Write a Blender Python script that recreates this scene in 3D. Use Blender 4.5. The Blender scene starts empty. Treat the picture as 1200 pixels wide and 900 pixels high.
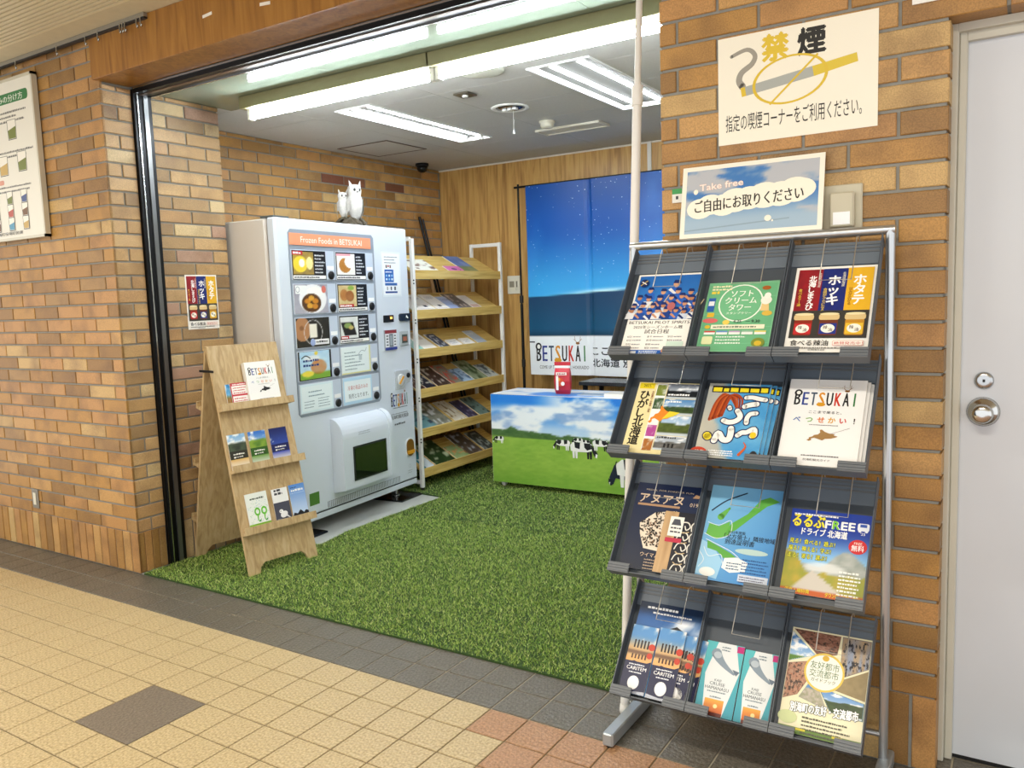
import bpy, math, random
import numpy as np
from mathutils import Matrix, Vector

scene = bpy.context.scene
col = scene.collection
rnd = random.Random(7)

# ---------------------------------------------------------------- camera
cam_d = bpy.data.cameras.new('camera'); cam = bpy.data.objects.new('camera', cam_d); col.objects.link(cam)
cam_d.sensor_width = 36; cam_d.sensor_fit = 'HORIZONTAL'; cam_d.lens = 956.26 / 1200 * 36
cam_d.clip_start = .02; cam_d.clip_end = 100
def cam_matrix(yaw, pitch, roll, loc):
    a, b, c = (math.radians(v) for v in (yaw, pitch, roll))
    fwd = Vector((-math.sin(a)*math.cos(b), math.cos(a)*math.cos(b), math.sin(b)))
    right = Vector((math.cos(a), math.sin(a), 0)); up = right.cross(fwd)
    r2 = right*math.cos(c) + up*math.sin(c); u2 = -right*math.sin(c) + up*math.cos(c)
    m = Matrix((r2, u2, -fwd)).transposed().to_4x4(); m.translation = loc
    return m
cam.matrix_world = cam_matrix(32.4496, -6.0732, -1.9927, (0, -2.45, 1.38))
scene.camera = cam

# ---------------------------------------------------------------- world, exposure
scene.view_settings.view_transform = 'Standard'; scene.view_settings.look = 'None'
scene.view_settings.gamma = 1; scene.view_settings.use_curve_mapping = False
scene.view_settings.exposure = 0.45
W = bpy.data.worlds.new('world'); scene.world = W; W.use_nodes = True
W.node_tree.nodes['Background'].inputs[0].default_value = (.97, .985, 1.0, 1)
W.node_tree.nodes['Background'].inputs[1].default_value = 1.15
scene.cycles.use_denoising = True
scene.cycles.max_bounces = 8

def area_light(name, loc, size, size_y, power, color, rot=(0, 0, 0), parent=None):
    l = bpy.data.lights.new(name, 'AREA'); l.shape = 'RECTANGLE'; l.size = size; l.size_y = size_y
    l.energy = power; l.color = color
    o = bpy.data.objects.new(name, l); col.objects.link(o); o.location = loc; o.rotation_euler = rot
    if parent: o.parent = parent
    return o

TUBE_E = 56.0      # strength of the fluorescent tubes of the small room
CORR_W = 34        # watts of each added, unseen corridor ceiling lamp

# ---------------------------------------------------------------- helpers
def lin(c):
    if isinstance(c, str):
        c = c.lstrip('#'); c = [int(c[i:i+2], 16)/255 for i in (0, 2, 4)]
    return tuple((x/12.92 if x <= .04045 else ((x+.055)/1.055)**2.4) for x in c[:3])

MATS = {}
def mat(name, color='#808080', rough=.5, metal=0, spec=.5, var=0, scale=20, bump=0, bscale=200, emit=None, es=0, trans=0, stretch=None, dark=None):
    if name in MATS: return MATS[name]
    m = bpy.data.materials.new(name); m.use_nodes = True; nt = m.node_tree; b = nt.nodes['Principled BSDF']
    c = lin(color); b.inputs['Base Color'].default_value = (*c, 1)
    b.inputs['Roughness'].default_value = rough; b.inputs['Metallic'].default_value = metal
    b.inputs['Specular IOR Level'].default_value = spec
    if trans: b.inputs['Transmission Weight'].default_value = trans
    if emit:
        b.inputs['Emission Color'].default_value = (*lin(emit), 1); b.inputs['Emission Strength'].default_value = es
    tc = nt.nodes.new('ShaderNodeTexCoord')
    vec = tc.outputs['Object']
    if stretch:
        mp = nt.nodes.new('ShaderNodeMapping'); mp.inputs['Scale'].default_value = stretch
        nt.links.new(vec, mp.inputs['Vector']); vec = mp.outputs[0]
    if var:
        n = nt.nodes.new('ShaderNodeTexNoise'); n.inputs['Scale'].default_value = scale; n.inputs['Detail'].default_value = 6
        nt.links.new(vec, n.inputs['Vector'])
        r = nt.nodes.new('ShaderNodeValToRGB'); r.color_ramp.elements[0].position = .3; r.color_ramp.elements[1].position = .72
        d = lin(dark) if dark else tuple(x*(1-var) for x in c)
        r.color_ramp.elements[0].color = (*d, 1); r.color_ramp.elements[1].color = (*[min(1, x*(1+var*.4)) for x in c], 1)
        nt.links.new(n.outputs['Fac'], r.inputs[0]); nt.links.new(r.outputs[0], b.inputs['Base Color'])
    if bump:
        n2 = nt.nodes.new('ShaderNodeTexNoise'); n2.inputs['Scale'].default_value = bscale; n2.inputs['Detail'].default_value = 3
        nt.links.new(vec, n2.inputs['Vector'])
        bp = nt.nodes.new('ShaderNodeBump'); bp.inputs['Strength'].default_value = bump; bp.inputs['Distance'].default_value = .004
        nt.links.new(n2.outputs['Fac'], bp.inputs['Height']); nt.links.new(bp.outputs[0], b.inputs['Normal'])
    MATS[name] = m
    return m

def brick_mat(name, stops, ramp_rand=True):
    """glazed brick: tone per brick from the object's random, flashed patches and fine speckle"""
    m = bpy.data.materials.new(name); m.use_nodes = True; nt = m.node_tree; b = nt.nodes['Principled BSDF']; L = nt.links.new
    oi = nt.nodes.new('ShaderNodeObjectInfo'); r = nt.nodes.new('ShaderNodeValToRGB'); r.color_ramp.interpolation = 'CONSTANT'
    geo = nt.nodes.new('ShaderNodeNewGeometry')
    els = r.color_ramp.elements
    while len(els) < len(stops): els.new(0.5)
    for i, (p, c) in enumerate(stops): els[i].position = p; els[i].color = (*lin(c), 1)
    add = nt.nodes.new('ShaderNodeMath'); add.operation = 'ADD'; L(oi.outputs['Random'], add.inputs[0]); L(geo.outputs['Random Per Island'], add.inputs[1])
    fr = nt.nodes.new('ShaderNodeMath'); fr.operation = 'FRACT'; L(add.outputs[0], fr.inputs[0]); L(fr.outputs[0], r.inputs[0])
    tc = nt.nodes.new('ShaderNodeTexCoord')
    cmb = nt.nodes.new('ShaderNodeVectorMath'); cmb.operation = 'MULTIPLY_ADD'
    L(oi.outputs['Random'], cmb.inputs[0]); cmb.inputs[1].default_value = (37, 19, 53); L(tc.outputs['Object'], cmb.inputs[2])
    n = nt.nodes.new('ShaderNodeTexNoise'); n.inputs['Scale'].default_value = 7; n.inputs['Detail'].default_value = 2; L(cmb.outputs[0], n.inputs['Vector'])
    nr = nt.nodes.new('ShaderNodeMapRange'); nr.inputs['From Min'].default_value = .45; nr.inputs['From Max'].default_value = .75
    nr.inputs['To Min'].default_value = 0; nr.inputs['To Max'].default_value = .55; L(n.outputs['Fac'], nr.inputs['Value'])
    mx = nt.nodes.new('ShaderNodeMixRGB'); mx.inputs[2].default_value = (*lin('#6a4a2a'), 1); L(nr.outputs[0], mx.inputs[0]); L(r.outputs[0], mx.inputs[1])
    s = nt.nodes.new('ShaderNodeTexNoise'); s.inputs['Scale'].default_value = 260; s.inputs['Detail'].default_value = 2; L(cmb.outputs[0], s.inputs['Vector'])
    sr = nt.nodes.new('ShaderNodeMapRange'); sr.inputs['From Min'].default_value = .35; sr.inputs['From Max'].default_value = .65
    sr.inputs['To Min'].default_value = .80; sr.inputs['To Max'].default_value = 1.1; L(s.outputs['Fac'], sr.inputs['Value'])
    mu = nt.nodes.new('ShaderNodeMixRGB'); mu.blend_type = 'MULTIPLY'; mu.inputs[0].default_value = 1; L(mx.outputs[0], mu.inputs[1]); L(sr.outputs[0], mu.inputs[2])
    L(mu.outputs[0], b.inputs['Base Color']); b.inputs['Roughness'].default_value = .5
    bp = nt.nodes.new('ShaderNodeBump'); bp.inputs['Strength'].default_value = .25; bp.inputs['Distance'].default_value = .001
    L(s.outputs['Fac'], bp.inputs['Height']); L(bp.outputs[0], b.inputs['Normal'])
    MATS[name] = m
    return m

def print_mat():
    m = bpy.data.materials.new('printed_paper'); m.use_nodes = True; nt = m.node_tree; b = nt.nodes['Principled BSDF']
    a = nt.nodes.new('ShaderNodeAttribute'); a.attribute_name = 'Col'
    nt.links.new(a.outputs['Color'], b.inputs['Base Color']); b.inputs['Roughness'].default_value = .38; b.inputs['Specular IOR Level'].default_value = .4
    return m
PRINT = print_mat()

class MB:
    """collects geometry for ONE mesh object"""
    def __init__(s): s.v = []; s.f = []; s.mi = []; s.sm = []
    def add(s, vs, fs, mi=0, M=None, smooth=False):
        o = len(s.v)
        if M is not None: vs = [tuple(M @ Vector(v)) for v in vs]
        s.v += [tuple(v) for v in vs]
        for f in fs: s.f.append([i+o for i in f]); s.mi.append(mi); s.sm.append(smooth)
        return s
    def box(s, x0, y0, z0, x1, y1, z1, mi=0, M=None, c=0):
        if c:  # chamfered vertical + horizontal edges: an octagon-section prism in xy plus inset ends
            xs = [(x0+c, y0), (x1-c, y0), (x1, y0+c), (x1, y1-c), (x1-c, y1), (x0+c, y1), (x0, y1-c), (x0, y0+c)]
            ins = [(x0+c, y0+c*.6), (x1-c, y0+c*.6), (x1-c*.6, y0+c), (x1-c*.6, y1-c), (x1-c, y1-c*.6), (x0+c, y1-c*.6), (x0+c*.6, y1-c), (x0+c*.6, y0+c)]
            vs = [(x, y, z0) for x, y in ins]+[(x, y, z0+c*.6) for x, y in xs]+[(x, y, z1-c*.6) for x, y in xs]+[(x, y, z1) for x, y in ins]
            fs = [list(range(7, -1, -1)), list(range(24, 32))]
            for k in range(3):
                for i in range(8): j = (i+1) % 8; fs.append([k*8+i, k*8+j, k*8+8+j, k*8+8+i])
            return s.add(vs, fs, mi, M)
        vs = [(x0, y0, z0), (x1, y0, z0), (x1, y1, z0), (x0, y1, z0), (x0, y0, z1), (x1, y0, z1), (x1, y1, z1), (x0, y1, z1)]
        return s.add(vs, [[3, 2, 1, 0], [4, 5, 6, 7], [0, 1, 5, 4], [1, 2, 6, 5], [2, 3, 7, 6], [3, 0, 4, 7]], mi, M)
    def cyl(s, p0, p1, r0, r1=None, n=12, mi=0, caps=True, smooth=True):
        p0, p1 = Vector(p0), Vector(p1); r1 = r0 if r1 is None else r1
        d = (p1-p0).normalized(); a = d.orthogonal().normalized(); b = d.cross(a)
        vs = []
        for p, r in ((p0, r0), (p1, r1)):
            for i in range(n): t = 2*math.pi*i/n; vs.append(tuple(p+a*math.cos(t)*r+b*math.sin(t)*r))
        s.add(vs, [[i, (i+1) % n, n+(i+1) % n, n+i] for i in range(n)], mi, None, smooth)
        if caps: s.add(vs, [list(range(n-1, -1, -1)), list(range(n, 2*n))], mi)
        return s
    def tube(s, pts, r, n=8, mi=0):
        pts = [Vector(p) for p in pts]; rings = []
        d0 = (pts[1]-pts[0]).normalized(); a = d0.orthogonal().normalized()
        for i, p in enumerate(pts):
            d = (pts[min(i+1, len(pts)-1)]-pts[max(i-1, 0)]).normalized()
            a = (a-d*a.dot(d)).normalized(); b = d.cross(a)
            rings += [tuple(p+a*math.cos(2*math.pi*k/n)*r+b*math.sin(2*math.pi*k/n)*r) for k in range(n)]
        fs = []
        for i in range(len(pts)-1):
            for k in range(n): l = (k+1) % n; fs.append([i*n+k, i*n+l, i*n+n+l, i*n+n+k])
        s.add(rings, fs, mi, None, True)
        return s.add([rings[k] for k in range(n)]+[rings[-n+k] for k in range(n)], [list(range(n-1, -1, -1)), list(range(n, 2*n))], mi)
    def prism(s, poly, h0, h1, M=None, mi=0, smooth=False):
        """poly in local xy, extruded h0..h1 in local z"""
        n = len(poly)
        vs = [(x, y, h0) for x, y in poly]+[(x, y, h1) for x, y in poly]
        s.add(vs, [list(range(n-1, -1, -1)), list(range(n, 2*n))], mi, M)
        return s.add(vs, [[i, (i+1) % n, n+(i+1) % n, n+i] for i in range(n)], mi, M, smooth)
    def lathe(s, prof, n=16, M=None, mi=0, smooth=True, sq=(1, 1)):
        vs = []
        for r, z in prof:
            for i in range(n): t = 2*math.pi*i/n; vs.append((r*math.cos(t)*sq[0], r*math.sin(t)*sq[1], z))
        fs = []
        for k in range(len(prof)-1):
            for i in range(n): j = (i+1) % n; fs.append([k*n+i, k*n+j, k*n+n+j, k*n+n+i])
        fs += [list(range(n-1, -1, -1)), list(range((len(prof)-1)*n, len(prof)*n))]
        return s.add(vs, fs, mi, M, smooth)
    def mesh(s, name, mats):
        me = bpy.data.meshes.new(name); me.from_pydata(s.v, [], s.f)
        for m in (mats if isinstance(mats, (list, tuple)) else [mats]): me.materials.append(m)
        me.polygons.foreach_set('material_index', s.mi); me.polygons.foreach_set('use_smooth', s.sm); me.update()
        return me
    def build(s, name, mats, parent=None, M=None):
        return mk(name, s.mesh(name, mats), parent, M)

def mk(name, me, parent=None, M=None):
    o = bpy.data.objects.new(name, me); col.objects.link(o)
    if M is not None: o.matrix_basis = M
    if parent: o.parent = parent
    return o
def empty(name, loc=(0, 0, 0), rz=0, M=None):
    o = bpy.data.objects.new(name, None); col.objects.link(o); o.empty_display_size = .1
    if M is not None: o.matrix_basis = M
    else: o.location = loc; o.rotation_euler = (0, 0, rz)
    return o
def tag(o, label, cat, group=None):
    o['label'] = label; o['category'] = cat
    if group: o['group'] = group
    return o
def struct(o): o['kind'] = 'structure'; return o
def stuff(o): o['kind'] = 'stuff'; return o
def frame(o, u, v):
    """matrix with local x=u, y=v, z=u x v at origin o"""
    u = Vector(u).normalized(); v = Vector(v).normalized(); n = u.cross(v)
    m = Matrix((u, v, n)).transposed().to_4x4(); m.translation = Vector(o)
    return m

# ---- value noise for printed pictures
def vn(x, y, seed=0):
    xi = np.floor(x).astype(int); yi = np.floor(y).astype(int); xf = x-xi; yf = y-yi
    def h(a, b):
        n = (a*374761393+b*668265263+seed*1442695041) & 0x7fffffff
        n = ((n ^ (n >> 13))*1274126177) & 0x7fffffff
        return ((n ^ (n >> 16)) & 0xffff)/65535.
    u = xf*xf*(3-2*xf); w = yf*yf*(3-2*yf)
    return (h(xi, yi)*(1-u)+h(xi+1, yi)*u)*(1-w)+(h(xi, yi+1)*(1-u)+h(xi+1, yi+1)*u)*w
def fbm(x, y, seed=0, o=4):
    t = 0; a = .5
    for i in range(o): t = t+a*vn(x, y, seed+i); x = x*2.03; y = y*2.03; a *= .5
    return t/(1-.5**o)
def hx(c): c = c.lstrip('#'); return np.array([int(c[i:i+2], 16)/255 for i in (0, 2, 4)])
def mixc(a, b, t):
    a = hx(a) if isinstance(a, str) else a; b = hx(b) if isinstance(b, str) else b
    t = np.clip(t, 0, 1)[..., None]; return a*(1-t)+b*t
def step(x, a, b): t = np.clip((x-a)/(b-a), 0, 1); return t*t*(3-2*t)

TXT = {}
def text_geo(s, bold):
    k = (s, bold)
    if k not in TXT:
        cu = bpy.data.curves.new('t', 'FONT'); cu.body = s; cu.resolution_u = 2; cu.offset = bold; cu.fill_mode = 'FRONT'
        ob = bpy.data.objects.new('t', cu); me = bpy.data.meshes.new_from_object(ob)
        v = np.array([(p.co.x, p.co.y) for p in me.vertices]) if len(me.vertices) else np.zeros((1, 2))
        TXT[k] = (v, [list(p.vertices) for p in me.polygons if p.normal.z > .5 or True])
        bpy.data.objects.remove(ob); bpy.data.curves.remove(cu); bpy.data.meshes.remove(me)
    return TXT[k]

class Art:
    """a printed sheet: thin body of w x h x t with flat print on top, one mesh, colours in the attribute Col"""
    STEP = .00005
    def __init__(s, w, h, t=.001, paper='#f4f2ec', edge='#e9e6de'):
        s.w, s.h, s.t = w, h, t; s.V = []; s.F = []; s.C = []; s.z = t
        if t > 0:
            p = [(0, 0, 0), (w, 0, 0), (w, h, 0), (0, h, 0), (0, 0, t), (w, 0, t), (w, h, t), (0, h, t)]
            s.raw(p, [[3, 2, 1, 0], [0, 1, 5, 4], [1, 2, 6, 5], [2, 3, 7, 6], [3, 0, 4, 7]], [lin(edge)]*8)
            s.raw(p, [[4, 5, 6, 7]], [lin(paper)]*8)
    def raw(s, vs, fs, cs):
        o = len(s.V); s.V += [tuple(v) for v in vs]; s.C += list(cs)
        s.F += [[i+o for i in f] for f in fs]
    def up(s): s.z += s.STEP; return s.z
    def poly(s, pts, c, c2=None):
        z = s.up(); ys = [p[1] for p in pts]; y0, y1 = min(ys), max(ys); c = lin(c); c2 = lin(c2) if c2 else c
        cs = [tuple(a*(1-(p[1]-y0)/(y1-y0+1e-9))+b*(p[1]-y0)/(y1-y0+1e-9) for a, b in zip(c, c2)) for p in pts]
        s.raw([(p[0], p[1], z) for p in pts], [list(range(len(pts)))], cs); return s
    def rect(s, x0, y0, x1, y1, c, c2=None): return s.poly([(x0, y0), (x1, y0), (x1, y1), (x0, y1)], c, c2)
    def ell(s, cx, cy, rx, ry, c, n=20, rot=0, c2=None):
        a = math.radians(rot)
        return s.poly([(cx+rx*math.cos(t)*math.cos(a)-ry*math.sin(t)*math.sin(a), cy+rx*math.cos(t)*math.sin(a)+ry*math.sin(t)*math.cos(a)) for t in (2*math.pi*i/n for i in range(n))], c, c2)
    def rrect(s, x0, y0, x1, y1, r, c, n=4):
        pts = []
        for cx, cy, a0 in ((x1-r, y0+r, -90), (x1-r, y1-r, 0), (x0+r, y1-r, 90), (x0+r, y0+r, 180)):
            for i in range(n+1): a = math.radians(a0+90*i/n); pts.append((cx+r*math.cos(a), cy+r*math.sin(a)))
        return s.poly(pts, c)
    def ring(s, cx, cy, rx, ry, wd, c, n=28, rot=0, c2=None):
        z = s.up(); a = math.radians(rot); vs = []; c = lin(c)
        for i in range(n):
            t = 2*math.pi*i/n
            for k in (1, 1-wd/min(rx, ry)):
                x, y = rx*k*math.cos(t), ry*k*math.sin(t); vs.append((cx+x*math.cos(a)-y*math.sin(a), cy+x*math.sin(a)+y*math.cos(a), z))
        s.raw(vs, [[2*i, (2*i+2) % (2*n), (2*i+3) % (2*n), 2*i+1] for i in range(n)], [c]*len(vs)); return s
    def line(s, x0, y0, x1, y1, w, c):
        d = math.hypot(x1-x0, y1-y0) or 1; nx, ny = -(y1-y0)/d*w/2, (x1-x0)/d*w/2
        return s.poly([(x0-nx, y0-ny), (x1-nx, y1-ny), (x1+nx, y1+ny), (x0+nx, y0+ny)], c)
    def path(s, pts, w, c, w2=None, smooth=True, cap=True):
        if smooth and len(pts) > 2:      # Catmull-Rom
            q = []; P = [pts[0]]+list(pts)+[pts[-1]]
            for i in range(1, len(P)-2):
                for k in range(5):
                    t = k/5; a, b, d, e = P[i-1], P[i], P[i+1], P[i+2]
                    q.append(tuple(.5*(2*b[m]+(d[m]-a[m])*t+(2*a[m]-5*b[m]+4*d[m]-e[m])*t*t+(3*b[m]-a[m]-3*d[m]+e[m])*t**3) for m in (0, 1)))
            pts = q+[pts[-1]]
        w2 = w if w2 is None else w2; z = s.up(); vs = []; n = len(pts); cl = lin(c)
        for i, p in enumerate(pts):
            a = pts[max(i-1, 0)]; b = pts[min(i+1, n-1)]; d = math.hypot(b[0]-a[0], b[1]-a[1]) or 1
            h = (w+(w2-w)*i/(n-1))/2; nx, ny = -(b[1]-a[1])/d*h, (b[0]-a[0])/d*h
            vs += [(p[0]-nx, p[1]-ny, z), (p[0]+nx, p[1]+ny, z)]
        s.raw(vs, [[2*i, 2*i+2, 2*i+3, 2*i+1] for i in range(n-1)], [cl]*len(vs))
        if cap: s.z -= s.STEP; s.ell(*pts[0], w/2, w/2, c, 10); s.z -= s.STEP; s.ell(*pts[-1], w2/2, w2/2, c, 10)
        return s
    def photo(s, x0, y0, x1, y1, fn, nx=24, ny=24):
        """fn(U,V) -> (ny+1,nx+1,3) sRGB"""
        z = s.up(); u = np.linspace(0, 1, nx+1); v = np.linspace(0, 1, ny+1); U, V = np.meshgrid(u, v)
        c = np.clip(fn(U, V), 0, 1); c = np.where(c <= .04045, c/12.92, ((c+.055)/1.055)**2.4).reshape(-1, 3)
        vs = [(x0+(x1-x0)*a, y0+(y1-y0)*b, z) for b in v for a in u]
        fs = [[j*(nx+1)+i, j*(nx+1)+i+1, (j+1)*(nx+1)+i+1, (j+1)*(nx+1)+i] for j in range(ny) for i in range(nx)]
        s.raw(vs, fs, [tuple(q) for q in c]); return s
    def text(s, t, x, y, size, c, align='l', bold=.012, w=None, rot=0, vert=False, outline=None, ow=.05, slant=0):
        """size = capital/ideograph height; y = baseline; w = stretch to this width"""
        if vert:
            for i, ch in enumerate(t): s.text(ch, x, y-size*1.12*(i+1), size, c, 'c', bold, None, -90 if ch in 'ー' else 0, False, outline, ow)
            return s
        v, f = text_geo(t, 0); k = size/.80; x0, x1 = v[:, 0].min(), v[:, 0].max()
        sx = k if w is None else w/max(x1-x0, 1e-6)
        X = (v[:, 0]-x0)*sx; wd = (x1-x0)*sx; X = X-(0 if align == 'l' else wd/2 if align == 'c' else wd); Y = v[:, 1]*k; X = X+slant*Y
        a = math.radians(rot)
        if rot and align == 'c' and len(t) == 1: Y = Y-size*.4; X, Y = X*math.cos(a)-Y*math.sin(a), X*math.sin(a)+Y*math.cos(a)+size*.4
        else: X, Y = X*math.cos(a)-Y*math.sin(a), X*math.sin(a)+Y*math.cos(a)
        def put(r, n, cc):      # weight: copies shifted round a small circle
            z = s.up()
            for q in range(n):
                dx, dy = (r*math.cos(2*math.pi*q/n), r*math.sin(2*math.pi*q/n)) if n > 1 else (0, 0)
                s.raw([(x+p+dx, y+q_+dy, z+q*1e-6) for p, q_ in zip(X, Y)], f, [lin(cc)]*len(v))
        if outline: put((bold+ow)*k, 8, outline)
        if size < .016: bold = min(bold, .012)
        put(bold*k, 4 if bold > .018 else 2 if bold > .005 else 1, c); return s
    def lines(s, x0, y0, x1, n, pitch, hgt, c, seed=1, ragged=.4):
        """rows of print too small to read"""
        r = random.Random(seed); z = s.up(); vs = []; fs = []
        for i in range(n):
            x = x0; y = y0-i*pitch; e = x1-(x1-x0)*ragged*r.random()
            while x < e:
                w = min(hgt*(.6+1.2*r.random()), e-x); hh = hgt*(.7+.3*r.random()); k = len(vs)
                vs += [(x, y, z), (x+w, y, z), (x+w, y+hh, z), (x, y+hh, z)]; fs.append([k, k+1, k+2, k+3]); x += w+hgt*.3
        s.raw(vs, fs, [lin(c)]*len(vs)); return s
    def mesh(s, name):
        me = bpy.data.meshes.new(name); me.from_pydata(s.V, [], s.F); me.materials.append(PRINT)
        a = me.color_attributes.new('Col', 'FLOAT_COLOR', 'POINT')
        arr = np.ones((len(s.V), 4), np.float32); arr[:, :3] = np.array(s.C, np.float32); a.data.foreach_set('color', arr.ravel()); me.update()
        return me
    def build(s, name, M, parent=None): return mk(name, s.mesh(name), parent, M)

def logo(A, x, y, w, h, mono=None):
    """BETSUKAI in tall coloured letters: spoon on the B, antlers on the A, a bun under the S"""
    cols = ['#1d1d1f', '#2b3f8c', '#3f4f63', '#d98f1e', '#1d1d1f', '#c8321e', '#1d1d1f', '#2f7a3a']
    cw = w/8.
    for i, ch in enumerate('BETSUKAI'):
        A.text(ch, x+cw*(i+.5), y, h, mono or cols[i], 'c', .014, cw*(.70 if ch != 'I' else .12))
    A.ell(x+cw*.5, y+h*.80, cw*.50, h*.22, '#1d1d1f'); A.ell(x+cw*.52, y+h*.80, cw*.26, h*.12, '#f4f2ec')
    A.ell(x+cw*3.5, y+h*.06, cw*.55, h*.13, '#d79a25')
    ax = x+cw*6.5
    A.ell(ax, y+h*.98, cw*.30, h*.07, '#8a5a2a')
    for sg in (-1, 1):
        A.path([(ax, y+h*1.0), (ax+sg*cw*.35, y+h*1.12), (ax+sg*cw*.42, y+h*1.36)], cw*.09, '#8a5a2a', cw*.04)
        A.path([(ax+sg*cw*.35, y+h*1.12), (ax+sg*cw*.65, y+h*1.22)], cw*.07, '#8a5a2a', cw*.03)

HOKKAIDO = [(.02, .10), (.10, .02), (.17, .10), (.16, .24), (.26, .30), (.38, .22), (.52, .12), (.60, .26), (.78, .30), (.95, .44), (.98, .50), (.86, .54), (.88, .66), (.70, .70), (.56, .82), (.46, .99), (.40, .96), (.42, .74), (.36, .58), (.24, .52), (.20, .40), (.08, .30), (.10, .20)]
def hokkaido(A, x, y, w, h, c, c2=None): A.poly([(x+p*w, y+q*h) for p, q in HOKKAIDO], c, c2)

# ================================================================ STRUCTURE
GROUT = mat('wall_grout', '#8d8c85', .85, var=.12, scale=40, bump=.3, bscale=300)
BRICK_WARM = brick_mat('brick_warm', [(0, '#b98a52'), (.2, '#c0955a'), (.4, '#ab7f44'), (.58, '#b48746'), (.74, '#98723e'), (.88, '#c5a36a'), (.94, '#a4804e')])
BRICK_LIT = brick_mat('brick_lit', [(0, '#b99666'), (.2, '#c3a172'), (.4, '#a98a60'), (.58, '#b69062'), (.74, '#9b7f5a'), (.86, '#cbb285'), (.93, '#b08e78')])  # paler brick for the return: white room light put into the colour
BRICK_RED = brick_mat('brick_red', [(0, '#7a4832'), (.5, '#86543a'), (.8, '#6c4030')])
COURSE, SOLD = .0705, .218
BM = {}
def brick_mesh(L, H, D, m):
    k = (round(L, 3), round(H, 3), round(D, 3), m.name)
    if k not in BM:
        c = .0025; b = MB()
        vs = [(c, 0, c), (L-c, 0, c), (L-c, 0, H-c), (c, 0, H-c), (0, c, 0), (L, c, 0), (L, c, H), (0, c, H), (0, D, 0), (L, D, 0), (L, D, H), (0, D, H)]
        fs = [[0, 1, 2, 3]] + [[i, 4+i, 4+(i+1) % 4, (i+1) % 4] for i in range(4)] + [[4+i, 8+i, 8+(i+1) % 4, 4+(i+1) % 4] for i in range(4)]
        b.add(vs, [f[::1] for f in fs]); BM[k] = b.mesh('brick', m)
    return BM[k]
class Wall:
    """bricks on one plane: origin o, direction along the courses rz; each brick its own child of parent"""
    def __init__(s, parent, o, rz): s.p = parent; s.M = Matrix.Translation(o) @ Matrix.Rotation(rz, 4, 'Z'); s.far = MB(); s.n = 0
    def brick(s, a, z, L, H, m, D=.014, single=True):
        if L < .012: return
        M = s.M @ Matrix.Translation((a, 0, z))
        if single: mk('brick', brick_mesh(L, H, D, m), s.p, M); s.n += 1
        else:
            c = .0025
            s.far.add([(c, 0, c), (L-c, 0, c), (L-c, 0, H-c), (c, 0, H-c), (0, c, 0), (L, c, 0), (L, c, H), (0, c, H), (0, D, 0), (L, D, 0), (L, D, H), (0, D, H)],
                      [[0, 1, 2, 3]] + [[i, 4+i, 4+(i+1) % 4, (i+1) % 4] for i in range(4)] + [[4+i, 8+i, 8+(i+1) % 4, 4+(i+1) % 4] for i in range(4)], 0, M)
    def course(s, a0, a1, z, joints, m, D=.014, single=True, pick=None, g=.009, H=None):
        """joints: positions inside a0..a1"""
        xs = [a0]+sorted(j for j in joints if a0+.012 < j < a1-.012)+[a1]
        for i in range(len(xs)-1):
            l = xs[i]+(g/2 if i else 0); r = xs[i+1]-(g/2 if i < len(xs)-2 else 0)
            mm = pick(l, z) if pick else m
            sg = single((l+r)/2, z) if callable(single) else single
            s.brick(l, z, r-l, (COURSE-g) if H is None else H, mm, D, sg)
    def close(s, m):
        if s.far.v: stuff(s.far.build('far_bricks', m, s.p))
def joints(first, mod, a0, a1):
    k0 = math.floor((a0-first)/mod)-1; return [first+mod*k for k in range(k0, k0+int((a1-a0)/mod)+4)]
NC = 36
# ---- left wall facing the corridor, with its corner return
b = MB().box(-7, .006, 0, -3.917, .694, 2.74)
wl = struct(b.build('wall_left', GROUT))
w = Wall(wl, (0, 0, 0), 0)
for k in range(NC):
    z = .222+COURSE*k
    if z > 2.715: break
    w.course(-7, -3.91, z, joints(-3.998 if k % 2 == 0 else -4.115, .235, -7, -3.91), BRICK_WARM, single=lambda x, zz: x > -5.15, H=min(COURSE-.009, 2.728-z))
x = -3.91
while x > -7:
    w.brick(x-.0605, .004, .0605, .213, BRICK_WARM, single=x > -5.15); x -= .0695
w.close(BRICK_WARM)
# the return: facing +x, courses run along y
wr = struct(MB().box(-3.930, .0065, 0, -3.9165, .693, 2.50).build('wall_return', GROUT))
w = Wall(wr, (-3.91, 0, 0), math.pi/2)
for k in range(NC):
    z = .222+COURSE*k
    if z > 2.489: break
    h = min(COURSE-.009, 2.498-z)
    w.course(.0005, .168, z, [.088] if k % 2 == 0 else [], BRICK_LIT, H=h)
    w.course(.272, .70, z, [.362, .600] if k % 2 == 0 else [.478], BRICK_LIT, H=h)
for y in (.0005, .0425, .0845, .1265): w.brick(y, .004, .0395, .213, BRICK_WARM)
y = .272
while y < .69: w.brick(y, .004, .0605, .213, BRICK_LIT); y += .0695
w.close(BRICK_LIT)
# ---- side wall of the small room
ws = struct(MB().box(-4.6, .70, 0, -4.407, 3.42, 2.52).build('wall_room_left', GROUT))
w = Wall(ws, (-4.40, 0, 0), math.pi/2)
for k in range(NC):
    z = .222+COURSE*k
    if z > 2.489: break
    def pick(l, zz):
        if abs(zz-(.222+COURSE*29)) < .01 and 1.75 < l < 2.75 and rnd.random() < .65: return BRICK_RED
        return BRICK_WARM
    w.course(.70, 3.40, z, joints(.80 if k % 2 else .918, .235, .7, 3.4), BRICK_WARM, pick=pick, single=lambda yy, zz: zz > 1.05 or (yy > 2.0 and zz > .6), H=min(COURSE-.009, 2.498-z))
y = .70
while y < 3.36: w.brick(y, .004, .0605, .213, BRICK_WARM, single=False); y += .0695
w.close(BRICK_WARM)
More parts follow.
